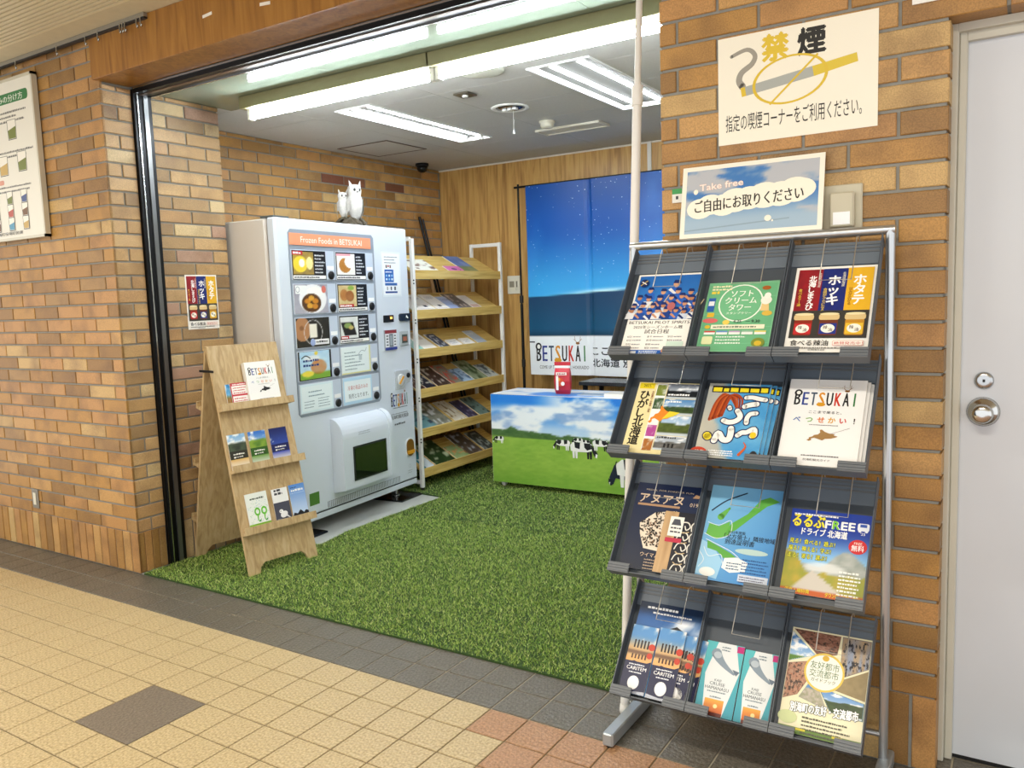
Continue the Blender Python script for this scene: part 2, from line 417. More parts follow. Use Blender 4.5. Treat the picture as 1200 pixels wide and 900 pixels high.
# ---- right wall facing the corridor and the wall round the door
b = MB().box(-.974, .006, 0, -.196, .30, 2.74).box(-.2, .006, 2.0575, .80, .30, 2.74).box(.78, .006, 0, 3, .30, 2.74)
wrt = struct(b.build('wall_right', GROUT))
w = Wall(wrt, (0, 0, 0), 0)
for k in range(NC):
    z = .222+COURSE*k
    if z > 2.715: break
    js = joints(-.925 if k % 2 else -.80, .2455, -1, 1.2)
    xs = [-.98]+[j for j in js if -.965 < j < -.21]+[-.19]
    if z < 2.05:
        for i in range(len(xs)-1):
            l = xs[i]+(.0045 if i else 0); r = xs[i+1]-(.0045 if i < len(xs)-2 else 0)
            w.brick(l, z, r-l, COURSE-.009, BRICK_WARM, .09 if (i == 0 or i == len(xs)-2) else .014)
        w.course(.775, 3, z, joints(.775 if k % 2 else .65, .2455, .775, 3), BRICK_WARM, single=False)
    else: w.course(-.98, 3, z, js+joints(js[-1], .2455, 1, 3), BRICK_WARM, D=.10, single=lambda xx, zz: xx < .3 and zz < 2.4, H=min(COURSE-.009, 2.728-z))
x = -.19
while x > -.97:
    w.brick(max(x-.0605, -.98), .004, min(.0605, x+.98), .213, BRICK_WARM, .09 if x > -.2 else .014); x -= .0695
x = .775
while x < 3: w.brick(x, .004, .0605, .213, BRICK_WARM, single=False); x += .0695
w.close(BRICK_WARM)
struct(MB().box(-.94, .31, 0, -.90, 3.42, 2.52).build('wall_room_right', mat('room_paint', '#cfcabd', .8, var=.04)))

# ---- back wall: veneer panels
VENEER = mat('oak_veneer', '#b5884a', .42, var=.32, scale=6, stretch=(7, 1, .55), bump=.06, bscale=60)
def wood_mat(name, c1, c2, c3, sc, rough):
    m = bpy.data.materials.new(name); m.use_nodes = True; nt = m.node_tree; b = nt.nodes['Principled BSDF']; L = nt.links.new
    tc = nt.nodes.new('ShaderNodeTexCoord'); oi = nt.nodes.new('ShaderNodeObjectInfo')
    va = nt.nodes.new('ShaderNodeVectorMath'); va.operation = 'MULTIPLY_ADD'; L(oi.outputs['Random'], va.inputs[0]); va.inputs[1].default_value = (3, 5, 7); L(tc.outputs['Object'], va.inputs[2])
    mp = nt.nodes.new('ShaderNodeMapping'); mp.inputs['Scale'].default_value = sc; L(va.outputs[0], mp.inputs[0])
    n = nt.nodes.new('ShaderNodeTexNoise'); n.inputs['Scale'].default_value = 3; n.inputs['Detail'].default_value = 8; n.inputs['Distortion'].default_value = 1.2; L(mp.outputs[0], n.inputs[0])
    r = nt.nodes.new('ShaderNodeValToRGB'); e = r.color_ramp.elements; e[0].position = .3; e[1].position = .7; e.new(.5)
    for el, c in zip(e, (c1, c2, c3)): el.color = (*lin(c), 1)
    L(n.outputs['Fac'], r.inputs[0]); L(r.outputs[0], b.inputs['Base Color']); b.inputs['Roughness'].default_value = rough
    MATS[name] = m; return m
VENEER = wood_mat('wall_veneer', '#9c733e', '#c29858', '#cea866', (9, 9, .6), .4)
BEAM = wood_mat('beam_veneer', '#80521d', '#9a6828', '#a87632', (9, 9, .8), .38)
wb = struct(MB().box(-4.6, 3.412, 0, -.9, 3.5, 2.52).build('wall_back', mat('panel_gap', '#4a351c', .8)))
x = -4.40
while x < -.91:
    x1 = min(x+.606, -.905); MB().box(x+.0015, 3.40, .004, x1-.0015, 3.414, 2.498).build('panel', VENEER, wb); x = x1
struct(MB().box(-2.445, 3.388, 0, -2.415, 3.40, 2.498).build('trim_3', mat('white_strip', '#dedbd2', .5)))
struct(MB().box(-4.40, 3.394, 2.486, -.905, 3.40, 2.4985).build('trim_4', mat('ceiling_edge', '#d9d4c6', .5)))

# ---- room ceiling: glossy strip at the front, matt boards behind, holes for the recessed lamps
HOLES = [(-3.465, 1.195, -3.215, 2.43), (-2.125, 1.15, -1.80, 2.27)]
GLOSS = mat('glossy_ceiling_sheet', '#8f9d8e', .06, spec=.6)
BOARD = mat('ceiling_board', '#c3c3c0', .85, var=.05, scale=60, bump=.25, bscale=160)
cr = struct(MB().box(-4.6, .17, 2.515, -.9, 3.5, 2.56).build('ceiling_room', mat('ceiling_gap', '#8c8c88', .9)))
for x0, x1 in ((-3.915, -2.905), (-2.902, -1.50), (-1.497, -.905)): MB().box(x0, .272, 2.50, x1, .80, 2.514).build('glossy_sheet', GLOSS, cr)
xb = [-4.40, -3.70, -2.79, -1.88, -.905]; yb = [.803, 1.26, 1.715, 2.17, 2.625, 3.08, 3.398]
for j in range(len(yb)-1):
    for i in range(len(xb)-1):
        xs = sorted({xb[i], xb[i+1]} | {v for h in HOLES for v in (h[0], h[2]) if xb[i] < v < xb[i+1]})
        ys = sorted({yb[j], yb[j+1]} | {v for h in HOLES for v in (h[1], h[3]) if yb[j] < v < yb[j+1]})
        m = MB()
        for a in range(len(xs)-1):
            for c in range(len(ys)-1):
                cx, cy = (xs[a]+xs[a+1])/2, (ys[c]+ys[c+1])/2
                if any(h[0] < cx < h[2] and h[1] < cy < h[3] for h in HOLES): continue
                e = .0012
                m.box(xs[a]+(e if a == 0 else 0), ys[c]+(e if c == 0 else 0), 2.50, xs[a+1]-(e if a == len(xs)-2 else 0), ys[c+1]-(e if c == len(ys)-2 else 0), 2.514)
        if m.v: m.build('ceiling_panel', BOARD, cr)
MB().box(-4.40, .70, 2.50, -3.915, .802, 2.514).build('ceiling_panel', BOARD, cr)

# ---- corridor ceiling: plain border and ribbed metal
c1 = struct(MB().box(-8, -.16, 2.73, 4, .02, 2.78).build('ceiling', mat('ceiling_border', '#cfc3a6', .6, var=.05)))
m = MB(); y = -.16; ys = []
while y > -5.2: ys += [(y, 2.775), (y-.001, 2.730), (y-.018, 2.730), (y-.019, 2.775)]; y -= .028
vs = [(-8, a, z) for a, z in ys]+[(4, a, z) for a, z in ys]; n = len(ys)
m.add(vs, [[i, i+1, n+i+1, n+i] for i in range(n-1)]); m.box(-8, -5.2, 2.776, 4, -.16, 2.80)
stuff(m.build('ribs', mat('ribbed_metal', '#ddd0b0', .45), c1))

# ---- wooden beam over the opening, shutter guides
bm = struct(MB().box(-3.925, -.028, 2.512, -.96, .168, 2.729, c=.003).build('trim_1', BEAM))
BLK = mat('black_metal', '#14161a', .35, metal=.6); STEEL = mat('brushed_steel', '#b9bcbe', .25, metal=1)
g = struct(MB().box(-3.918, .170, 0.001, -3.893, .270, 2.50).build('trim_2', BLK))
MB().box(-3.8935, .185, .001, -3.886, .192, 2.478).build('guide_edge', STEEL, g)
MB().box(-3.8935, .222, .001, -3.886, .246, 2.478).build('guide_channel', mat('guide_grey', '#77797b', .3, metal=.8), g)
MB().box(-3.893, .170, 2.478, -.98, .270, 2.505).build('header_channel', BLK, g)
MB().box(-3.893, .166, 2.500, -.98, .170, 2.508).build('header_edge', STEEL, g)
MB().box(-3.890, .262, 2.474, -.98, .272, 2.479).build('header_edge', STEEL, g)
MB().box(-3.890, .200, 2.475, -.98, .225, 2.4785).build('guide_channel', mat('guide_brown', '#6a5647', .4, metal=.3), g)

# ---- door
d1 = struct(MB().box(-.158, .120, .012, .74, .155, 2.012).build('door_1', mat('door_paint', '#d0d5dc', .42, var=.03, scale=3)))
FR = mat('door_frame_paint', '#c9c6b8', .45, var=.04, scale=9)
m = MB()
for x0, x1, y0, y1 in ((-.198, -.176, .078, .16), (-.176, -.156, .100, .16), (.738, .758, .100, .16), (.758, .78, .078, .16)): m.box(x0, y0, .001, x1, y1, 2.055, c=.003)
m.box(-.1765, .0785, 2.034, .7585, .16, 2.0545); m.box(-.1565, .1005, 2.012, .7385, .16, 2.0345)
m.build('door_frame', FR, d1)
MB().box(-.156, .119, .002, .738, .15, .0115).build('gap_shade', mat('door_gap', '#101010', .8), d1)  # black strip in the gap under the door, its shade set as colour
M = Matrix.Translation((-.10, .120, 1.022)) @ Matrix.Rotation(math.pi/2, 4, 'X')
MB().lathe([(.040, 0), (.041, .003), (.034, .012), (.020, .016), (.016, .030), (.024, .038), (.027, .048), (.0255, .060), (.018, .066), (.006, .0665)], 28, M).build('door_knob', mat('chrome', '#c8c8c6', .16, metal=1), d1)
M = Matrix.Translation((-.10, .120, 1.108)) @ Matrix.Rotation(math.pi/2, 4, 'X')
lk = MB().lathe([(.024, 0), (.024, .004), (.019, .009), (.012, .0095)], 24, M).build('lock_cylinder', STEEL, d1)
MB().box(-.103, .1085, 1.104, -.097, .1112, 1.112).build('keyhole', mat('black_plastic', '#0d0e10', .4), lk)

# ---- floor
GX, GY, S = -2.553, -.291, .15
FB = struct(MB().box(-7, -4.2, -.05, 3, GY, -.0035, 0).box(-7, GY, -.05, 3, .30, -.0035, 1).build('floor', [mat('floor_grout_brown', '#77694e', .9), mat('floor_grout_light', '#bab09a', .9)]))
def tile_mat(name, c, dark, rough, bump=1.0):
    return mat(name, c, rough, var=.35, scale=120, dark=dark, bump=bump, bscale=90, spec=.5)
T_BEIGE = tile_mat('tile_beige', '#c9b68e', '#a08b64', .38)
T_DARK = tile_mat('tile_dark', '#736e64', '#4f4b43', .30)
T_TERRA = tile_mat('tile_terracotta', '#b88f6c', '#8c6646', .36)
T_ACC = tile_mat('tile_accent', '#7d7264', '#665c50', .45)
def tile_geo(x0, y0, x1, y1):
    g = .0026; c = .0016
    o = [(x0+g, y0+g), (x1-g, y0+g), (x1-g, y1-g), (x0+g, y1-g)]; i_ = [(x0+g+c, y0+g+c), (x1-g-c, y0+g+c), (x1-g-c, y1-g-c), (x0+g+c, y1-g-c)]
    return ([(x, y, -.006) for x, y in o]+[(x, y, -.0012) for x, y in o]+[(x, y, 0) for x, y in i_],
            [[8, 9, 10, 11]]+[[k*4+i, k*4+(i+1) % 4, k*4+4+(i+1) % 4, k*4+4+i] for k in (0, 1) for i in range(4)])
tiles = []
mw = cam.matrix_world.inverted()
for j in range(-26, 3):
    for i in range(-29, 37):
        x0, y0 = GX+S*i, GY+S*j; y1 = y0+S
        if j == 2: y1 = y0+.11
        if j >= 0: m_ = T_DARK
        elif -1 <= i < 1 and -5 <= j < -3: m_ = T_ACC
        elif (j == -1 and i >= 7) or (j <= -2 and i >= 8): m_ = T_TERRA
        else: m_ = T_BEIGE
        if j >= 2 and i < 17 - 2: continue
        p = mw @ Vector((x0+S/2, y0+S/2, 0)); inv = p.z < -.3 and abs(p.x/p.z) < .68 and abs(p.y/p.z) < .52
        tiles.append((1e6 if not inv else p.length, i, j, x0, y0, y1, m_))
tiles.sort(key=lambda t: t[0])
far = {}; TM = {}
for n_, (dd, i, j, x0, y0, y1, m_) in enumerate(tiles):
    if m_ is T_ACC:
        if (i, j) != (-1, -5): continue
        MB().add(*tile_geo(x0, y0, x0+2*S, y0+2*S)).build('tile', m_, FB); continue
    if n_ < 290 and dd < 1e6:
        k = (m_.name, y1-y0)
        if k not in TM: TM[k] = MB().add(*tile_geo(0, 0, S, y1-y0)).mesh('tile', m_)
        mk('tile', TM[k], FB, Matrix.Translation((x0, y0, 0)))
    else: far.setdefault(m_.name, (MB(), m_))[0].add(*tile_geo(x0, y0, x0+S, y1))
fm = MB(); ms = []
for q, (mb, m_) in enumerate(far.values()): fm.add(mb.v, mb.f, q); ms.append(m_)
stuff(fm.build('far_tiles', ms, FB))
struct(MB().box(-4.6, .009, -.05, -.9, 3.5, 0).build('floor_room', mat('grey_lino', '#b9bcb8', .35, var=.06, scale=5)))

# ---- artificial turf: two mats and a strip under the leaflet shelves
TURF_BASE = mat('turf_backing', '#2f4a17', .9, var=.3, scale=90)
def blade_mat():
    m = bpy.data.materials.new('turf_blades'); m.use_nodes = True; nt = m.node_tree; b = nt.nodes['Principled BSDF']; L = nt.links.new
    geo = nt.nodes.new('ShaderNodeNewGeometry'); r = nt.nodes.new('ShaderNodeValToRGB'); e = r.color_ramp.elements
    e[0].color = (*lin('#6a9434'), 1); e[1].color = (*lin('#ccd684'), 1); x = e.new(.55); x.color = (*lin('#97b64e'), 1)
    L(geo.outputs['Random Per Island'], r.inputs[0]); L(r.outputs[0], b.inputs['Base Color']); b.inputs['Roughness'].default_value = .45
    return m
BLADES = blade_mat()
npr = np.random.default_rng(3)
def inside(P, poly):
    r = np.zeros(len(P), bool); n = len(poly)
    for i in range(n):
        (x0, y0), (x1, y1) = poly[i], poly[(i+1) % n]
        c = ((y0 > P[:, 1]) != (y1 > P[:, 1])) & (P[:, 0] < (x1-x0)*(P[:, 1]-y0)/((y1-y0) or 1e-9)+x0); r ^= c
    return r
def turf(poly, density, label, hgt=.021):
    o = MB().prism(poly, .0005, .008).build('artificial_turf', TURF_BASE); tag(o, label, 'turf', 'artificial turf mats')
    xs = [p[0] for p in poly]; ys = [p[1] for p in poly]; A = (max(xs)-min(xs))*(max(ys)-min(ys)); n = int(A*density)
    P = np.c_[npr.uniform(min(xs), max(xs), n), npr.uniform(min(ys), max(ys), n)]; P = P[inside(P, poly)]; n = len(P)
    a = npr.uniform(0, 2*np.pi, n); w = npr.uniform(.0012, .0022, n); l = npr.uniform(.004, .016, n); h = npr.uniform(.65, 1.05, n)*hgt
    la = npr.uniform(0, 2*np.pi, n)
    V = np.zeros((n, 3, 3), np.float32)
    V[:, 0, 0] = P[:, 0]-np.cos(a)*w; V[:, 0, 1] = P[:, 1]-np.sin(a)*w; V[:, 1, 0] = P[:, 0]+np.cos(a)*w; V[:, 1, 1] = P[:, 1]+np.sin(a)*w
    V[:, 0:2, 2] = .007; V[:, 2, 0] = P[:, 0]+np.cos(la)*l; V[:, 2, 1] = P[:, 1]+np.sin(la)*l; V[:, 2, 2] = h
    me = bpy.data.meshes.new('pile'); me.vertices.add(3*n); me.vertices.foreach_set('co', V.ravel()); me.loops.add(3*n); me.loops.foreach_set('vertex_index', np.arange(3*n, dtype=np.int32))
    me.polygons.add(n); me.polygons.foreach_set('loop_start', np.arange(0, 3*n, 3, dtype=np.int32)); me.update(calc_edges=True); me.materials.append(BLADES)
    stuff(mk('pile', me, o)); return o
turf([(-3.885, .004), (-1.0, .004), (-1.0, 1.575), (-2.58, 1.55), (-3.45, 1.49), (-3.45, 1.05), (-3.40, .80), (-3.885, .67)], 24000, 'front mat of green artificial turf below the wooden A-frame stand')
turf([(-3.45, 1.494), (-2.58, 1.554), (-1.0, 1.579), (-1.0, 3.38), (-3.45, 3.38), (-3.44, 2.0)], 15000, 'rear mat of green artificial turf under the low counter with the pasture print')
turf([(-4.37, 2.08), (-3.453, 2.0), (-3.453, 3.38), (-4.37, 3.38)], 9000, 'darker strip of green artificial turf under the white rack of leaflets')

# ================================================================ LAMPS
LIT = mat('lit_tube', '#ffffff', .5, emit='#f0f8ff', es=TUBE_E)
WHITE_ENAMEL = mat('white_enamel', '#e9ebe9', .35)
def troffer(x0, y0, x1, y1, ntube, label):
    t = empty('recessed_ceiling_light', ((x0+x1)/2, (y0+y1)/2, 2.50))
    hx_, hy = (x1-x0)/2, (y1-y0)/2
    m = MB()
    # reflector trough
    vs = [(-hx_, -hy, 0), (hx_, -hy, 0), (hx_, hy, 0), (-hx_, hy, 0), (-hx_*.8, -hy*.97, .07), (hx_*.8, -hy*.97, .07), (hx_*.8, hy*.97, .07), (-hx_*.8, hy*.97, .07)]
    m.add(vs, [[4, 5, 6, 7], [0, 1, 5, 4], [1, 2, 6, 5], [2, 3, 7, 6], [3, 0, 4, 7]]); m.build('reflector', WHITE_ENAMEL, t)
    m = MB(); e = .012
    for a in ((-hx_-e, -hy-e, hx_+e, -hy), (-hx_-e, hy, hx_+e, hy+e), (-hx_-e, -hy, -hx_, hy), (hx_, -hy, hx_+e, hy)): m.box(a[0], a[1], -.008, a[2], a[3], -.0005)
    m.build('frame', WHITE_ENAMEL, t)
    for k in range(ntube):
        x = (k-(ntube-1)/2)*hx_*.95
        MB().cyl((x, -hy*.93, .022), (x, hy*.93, .022), .0165, n=12).build('tube', LIT, t)
        for s in (-1, 1): MB().box(x-.012, s*hy*.95-.01, .0, x+.012, s*hy*.95+.01, .068).build('tube_holder', WHITE_ENAMEL, t)
    if ntube == 2: MB().box(-hx_*.2, -hy*.96, .03, hx_*.2, hy*.96, .069).build('ballast_cover', WHITE_ENAMEL, t)
    tag(t, label, 'ceiling light', 'recessed ceiling lights')
troffer(-3.465, 1.195, -3.215, 2.43, 2, 'lit recessed ceiling light nearest the brick side wall, above the vending machine')
troffer(-2.125, 1.15, -1.80, 2.27, 2, 'lit recessed ceiling light with two tubes, beside the white tension pole')
OLIVE = mat('batten_enamel', '#8f8d68', .4)
def batten(x0, x1, label):
    t = empty('batten_light', ((x0+x1)/2, .66, 2.40)); h = (x1-x0)/2
    MB().box(-h-.03, -.048, .036, h+.0, .052, .0995, c=.006).build('housing', OLIVE, t)
    MB().cyl((-h+.02, 0, 0), (h-.02, 0, 0), .0175, n=14).build('tube', LIT, t)
    for s in (-1, 1): MB().box(s*(h-.012)-.013, -.018, -.022, s*(h-.012)+.013, .018, .045, c=.004).build('tube_holder', WHITE_ENAMEL, t)
    tag(t, label, 'ceiling light', 'bare tube batten lights over the opening')
batten(-3.60, -2.335, 'bare fluorescent tube batten nearer the vending machine, at the front of the room ceiling')
batten(-2.325, -1.06, 'bare fluorescent tube batten crossing behind the top of the white tension pole')
# unseen corridor lamps, added above and behind the viewer to light the corridor
for x, y in ((-2.6, -2.35), (-.2, -2.35), (-5.0, -2.35)):
    t = empty('added_ceiling_lamp', (x, y, 2.73)); MB().box(-.62, -.09, -.05, .62, .09, -.001, c=.006).build('housing', WHITE_ENAMEL, t)
    MB().box(-.6, -.075, -.058, .6, .075, -.0505).build('diffuser', mat('added_lamp_diffuser', '#fff4df', .5, emit='#ffe2b4', es=2), t)
    area_light('added_lamp_light', (0, 0, -.062), 1.2, .15, CORR_W, (1, .93, .80), parent=t)
    tag(t, 'unseen added corridor ceiling lamp with a long diffuser, %s' % {-2.6: 'the middle one of its row', -.2: 'nearest the grey door', -5.0: 'nearest the framed notice'}[x], 'ceiling light', 'added corridor ceiling lamps')

# small ceiling fittings
def disc(name, x, y, prof, m, label, cat, n=24):
    o = MB().lathe(prof, n, Matrix.Translation((x, y, 2.4995)) @ Matrix.Rotation(math.pi, 4, 'X')).build(name, m); tag(o, label, cat); return o
CREAM = mat('cream_plastic', '#d9d6c6', .4)
disc('smoke_detector', -2.664, 2.27, [(.052, 0), (.052, .012), (.044, .014), (.044, .030), (.036, .042), (.010, .043)], CREAM, 'small round cream smoke detector on the room ceiling', 'smoke detector')
t = empty('emergency_downlight', (-2.641, 1.791, 2.4995))
MB().lathe([(.115, 0), (.115, -.004), (.095, -.008), (.088, -.003), (.05, -.001)], 32).build('rim', WHITE_ENAMEL, t)
MB().lathe([(.088, -.0035), (.06, -.006), (.02, -.007)], 28).build('lens', mat('dark_glass', '#3a3d44', .08, metal=.6), t)
for k in range(3): MB().box(-.05+.035*k, -.012, -.016, -.025+.035*k, .012, -.0065).build('lamp', WHITE_ENAMEL, t)
MB().cyl((.02, .0, -.01), (.02, .0, -.13), .0012, n=6).cyl((.02, 0, -.13), (.02, 0, -.155), .003, .009, n=8).build('pull_cord', WHITE_ENAMEL, t)
tag(t, 'round emergency downlight with a short pull cord on the ceiling', 'ceiling light')
t = empty('ceiling_vent', (-2.63, 2.55, 2.4995)); m = MB()
for a in ((-.24, -.085, .24, -.07), (-.24, .07, .24, .085), (-.24, -.07, -.225, .07), (.225, -.07, .24, .07)): m.box(a[0], a[1], -.014, a[2], a[3], 0)
m.build('frame', CREAM, t)
for k in range(6): MB().box(-.225, -.064+.022*k, -.009, .225, -.05+.022*k, -.003).build('slat', CREAM, t)
tag(t, 'cream slatted air vent on the ceiling near the back wall', 'vent')
t = empty('ceiling_sensor', (-2.657, 1.351, 2.4995)); MB().box(-.05, -.05, -.010, .05, .05, 0, c=.006).build('plate', mat('bronze_plate', '#5c5648', .4, metal=.4), t)
MB().lathe([(.018, -.010), (.016, -.018), (.006, -.019)], 14).build('lens', WHITE_ENAMEL, t); tag(t, 'small dark square sensor plate on the room ceiling', 'sensor')
t = empty('dome_camera', (-4.27, 3.0, 2.4995)); MB().lathe([(.055, 0), (.055, -.02), (.05, -.024)], 22).build('base', BLK, t)
MB().lathe([(.046, -.024), (.044, -.045), (.034, -.062), (.015, -.072), (.003, -.073)], 22).build('dome', mat('smoked_dome', '#0b0c0e', .08), t); tag(t, 'black dome security camera in the far corner of the ceiling', 'camera')
t = empty('access_hatch', (-4.06, 2.27, 2.4995)); m = MB()
for a in ((-.235, -.225, .235, -.213), (-.235, .213, .235, .225), (-.235, -.213, -.223, .213), (.223, -.213, .235, .213)): m.box(a[0], a[1], -.004, a[2], a[3], 0)
m.build('frame', mat('hatch_frame', '#55453c', .5), t); MB().box(-.222, -.212, -.0025, .222, .212, 0).build('lid', BOARD, t); tag(t, 'square ceiling access hatch with a thin dark frame', 'hatch')
disc('speaker_grille', -2.33, 1.02, [(.12, 0), (.12, .006), (.105, .010), (.01, .011)], mat('grille_white', '#d8dbd0', .5), 'round pale ceiling disc behind the joint of the tube lights', 'ceiling disc')

# ================================================================ VENDING MACHINE
MA = Vector((-3.575, .762, 0)); ang = math.radians(94.127)
VM = empty('vending_machine', MA, ang)      # local x = along the front, local -y = out of the front, z up
VW, VD = 1.262, .70
tag(VM, 'tall white frozen food vending machine with orange header', 'vending machine')
MW = mat('machine_white', '#d4dde8', .28, spec=.5); MS = mat('machine_side', '#d9d3cb', .4); MG = mat('machine_grey', '#8d98a6', .35); MLG = mat('machine_pale_grey', '#c3cfdf', .35)
DKG = mat('dark_glass_pane', '#0f1514', .06, spec=.7); BP = mat('black_plastic', '#0d0e10', .4)
MB().box(0, .075, .10, VW, VD, 1.868, c=.012).build('cabinet', MS, VM)
MB().box(0, .0, .128, VW, .070, 1.872, c=.014).build('front_door', MW, VM)
MB().box(.006, .004, .085, VW-.006, .10, .120, c=.006).build('skirt', MW, VM)
MB().box(.004, .010, .119, VW-.004, .072, .1285).build('shadow_gap', BP, VM)
MB().box(.012, .02, 1.8715, .14, .12, 1.884, c=.003).build('hinge', mat('hinge_steel', '#6f7a80', .35, metal=.7), VM)
def fr(o_u, o_z, proud=.0): return frame((o_u, -.0005-proud, o_z), (1, 0, 0), (0, 0, 1))
PW0, PW1, PZ0, PZ1 = .095, .878, .722, 1.812
m = MB(); m.prism([(PW0+.02, PZ0), (PW1-.02, PZ0), (PW1, PZ0+.02), (PW1, PZ1-.02), (PW1-.02, PZ1), (PW0+.02, PZ1), (PW0, PZ1-.02), (PW0, PZ0+.02)], .0003, .004, frame((0, 0, 0), (1, 0, 0), (0, 0, 1)))
m.build('window_panel', MG, VM)
A = Art(.742, .068, .003, '#f29a74', '#f29a74'); A.text('Frozen Foods in BETSUKAI', .371, .016, .040, '#fdf3ea', 'c', .0, .56); A.build('header_sign', fr(.101, 1.722, .004), VM)

def food(kind):
    def f(U, V):
        n = fbm(U*6, V*6, kind); d = lambda x, y, rx, ry: ((U-x)/rx)**2+((V-y)/ry)**2
        if kind == 1: c = mixc('#c9a83a', '#7d6a4a', n); c = mixc(c, '#efd23f', step(-d(.35, .45, .36, .38), -1, -.8)); c = mixc(c, '#f2efe2', step(-d(.42, .5, .15, .2), -1, -.7)); c = mixc(c, '#efe2a0', step(-d(.8, .5, .18, .3), -1, -.8))
        elif kind == 2: c = mixc('#f6f5ef', '#eceee8', n); m_ = step(-d(.45, .45, .34, .36), -1, -.9)*(1-step(-d(.72, .62, .3, .3), -1, -.9)); c = mixc(c, '#a9702c', m_); c = mixc(c, '#c98f45', m_*n*.8)
        elif kind == 3:
            c = mixc('#b9b9c4', '#8c8a98', n); c = mixc(c, '#efefef', step(-d(.55, .5, .42, .52), -1, -.9)); c = mixc(c, '#f7f5ef', step(-d(.6, .72, .25, .2), -1, -.8)); c = mixc(c, '#5a3a1e', step(-d(.5, .36, .30, .34), -1, -.85))
            for q, (x, y) in enumerate(((.38, .42), (.5, .52), (.62, .42), (.45, .26), (.6, .24))): c = mixc(c, '#d9a23a' if q % 2 else '#c8842a', step(-d(x, y, .10, .10), -1, -.6))
        elif kind == 4: c = mixc('#e6d3a6', '#b8b07a', n); c = mixc(c, '#a5642c', step(-d(.3, .55, .24, .3), -1, -.7)); c = mixc(c, '#8c4f24', step(-d(.62, .5, .26, .28), -1, -.7)); c = mixc(c, '#d9b070', n*.5); c = mixc(c, '#8fb04a', step(-d(.7, .88, .2, .12), -1, -.6)); 
        elif kind == 5: c = mixc('#3a382e', '#1c1c1a', n); c = mixc(c, '#b58258', step(-d(.18, .62, .24, .42), -1, -.92)); c = mixc(c, '#8a5c3a', step(-d(.16, .66, .08, .1), -1, -.3)); c = mixc(c, '#efeadb', step(-np.maximum(abs(U-.5)/.12, abs(V-.55)/.24), -1, -.9)); c = mixc(c, '#d8d8d8', step(-abs(d(.5, .5, .27, .42)-1), -.12, 0))
        elif kind == 6: c = mixc('#e9ebe8', '#d6dad6', n); c = mixc(c, '#23211e', step(-np.maximum(abs(U-.45+.3*(V-.5)), abs(V-.45)*1.1)/.36, -1, -.9)); c = mixc(c, '#88a05a', step(-d(.42, .6, .24, .14), -1, -.6)); c = mixc(c, '#c9b36a', step(-d(.6, .5, .16, .1), -1, -.6))
        else: c = mixc('#9ecbe8', '#d6ecf6', n); c = mixc(c, '#7fae3a', step(-V, -.28, -.18)); c = mixc(c, '#cf7a2e', step(-d(.62, .42, .30, .30), -1, -.6)*(.4+.6*n)); c = mixc(c, '#e9d44a', step(-d(.25, .2, .22, .12), -1, -.6)); c = mixc(c, '#f2f2f2', step(-d(.4, .75, .3, .12), -1, -.6)*.8); c = mixc(c, '#f0d648', step(-d(.55, .92, .07, .07), -1, -.6))
        return c
    return f
rows = [(1.522, 1.690), (1.320, 1.491), (1.121, 1.302), (.914, 1.118), (.738, .922)]
rows = [(1.524, 1.692), (1.326, 1.496), (1.128, 1.300), (.934, 1.104), (.742, .910)]
kinds = [(1, 2), (3, 4), (5, 6), (7, 'note'), ('info', 'only')]
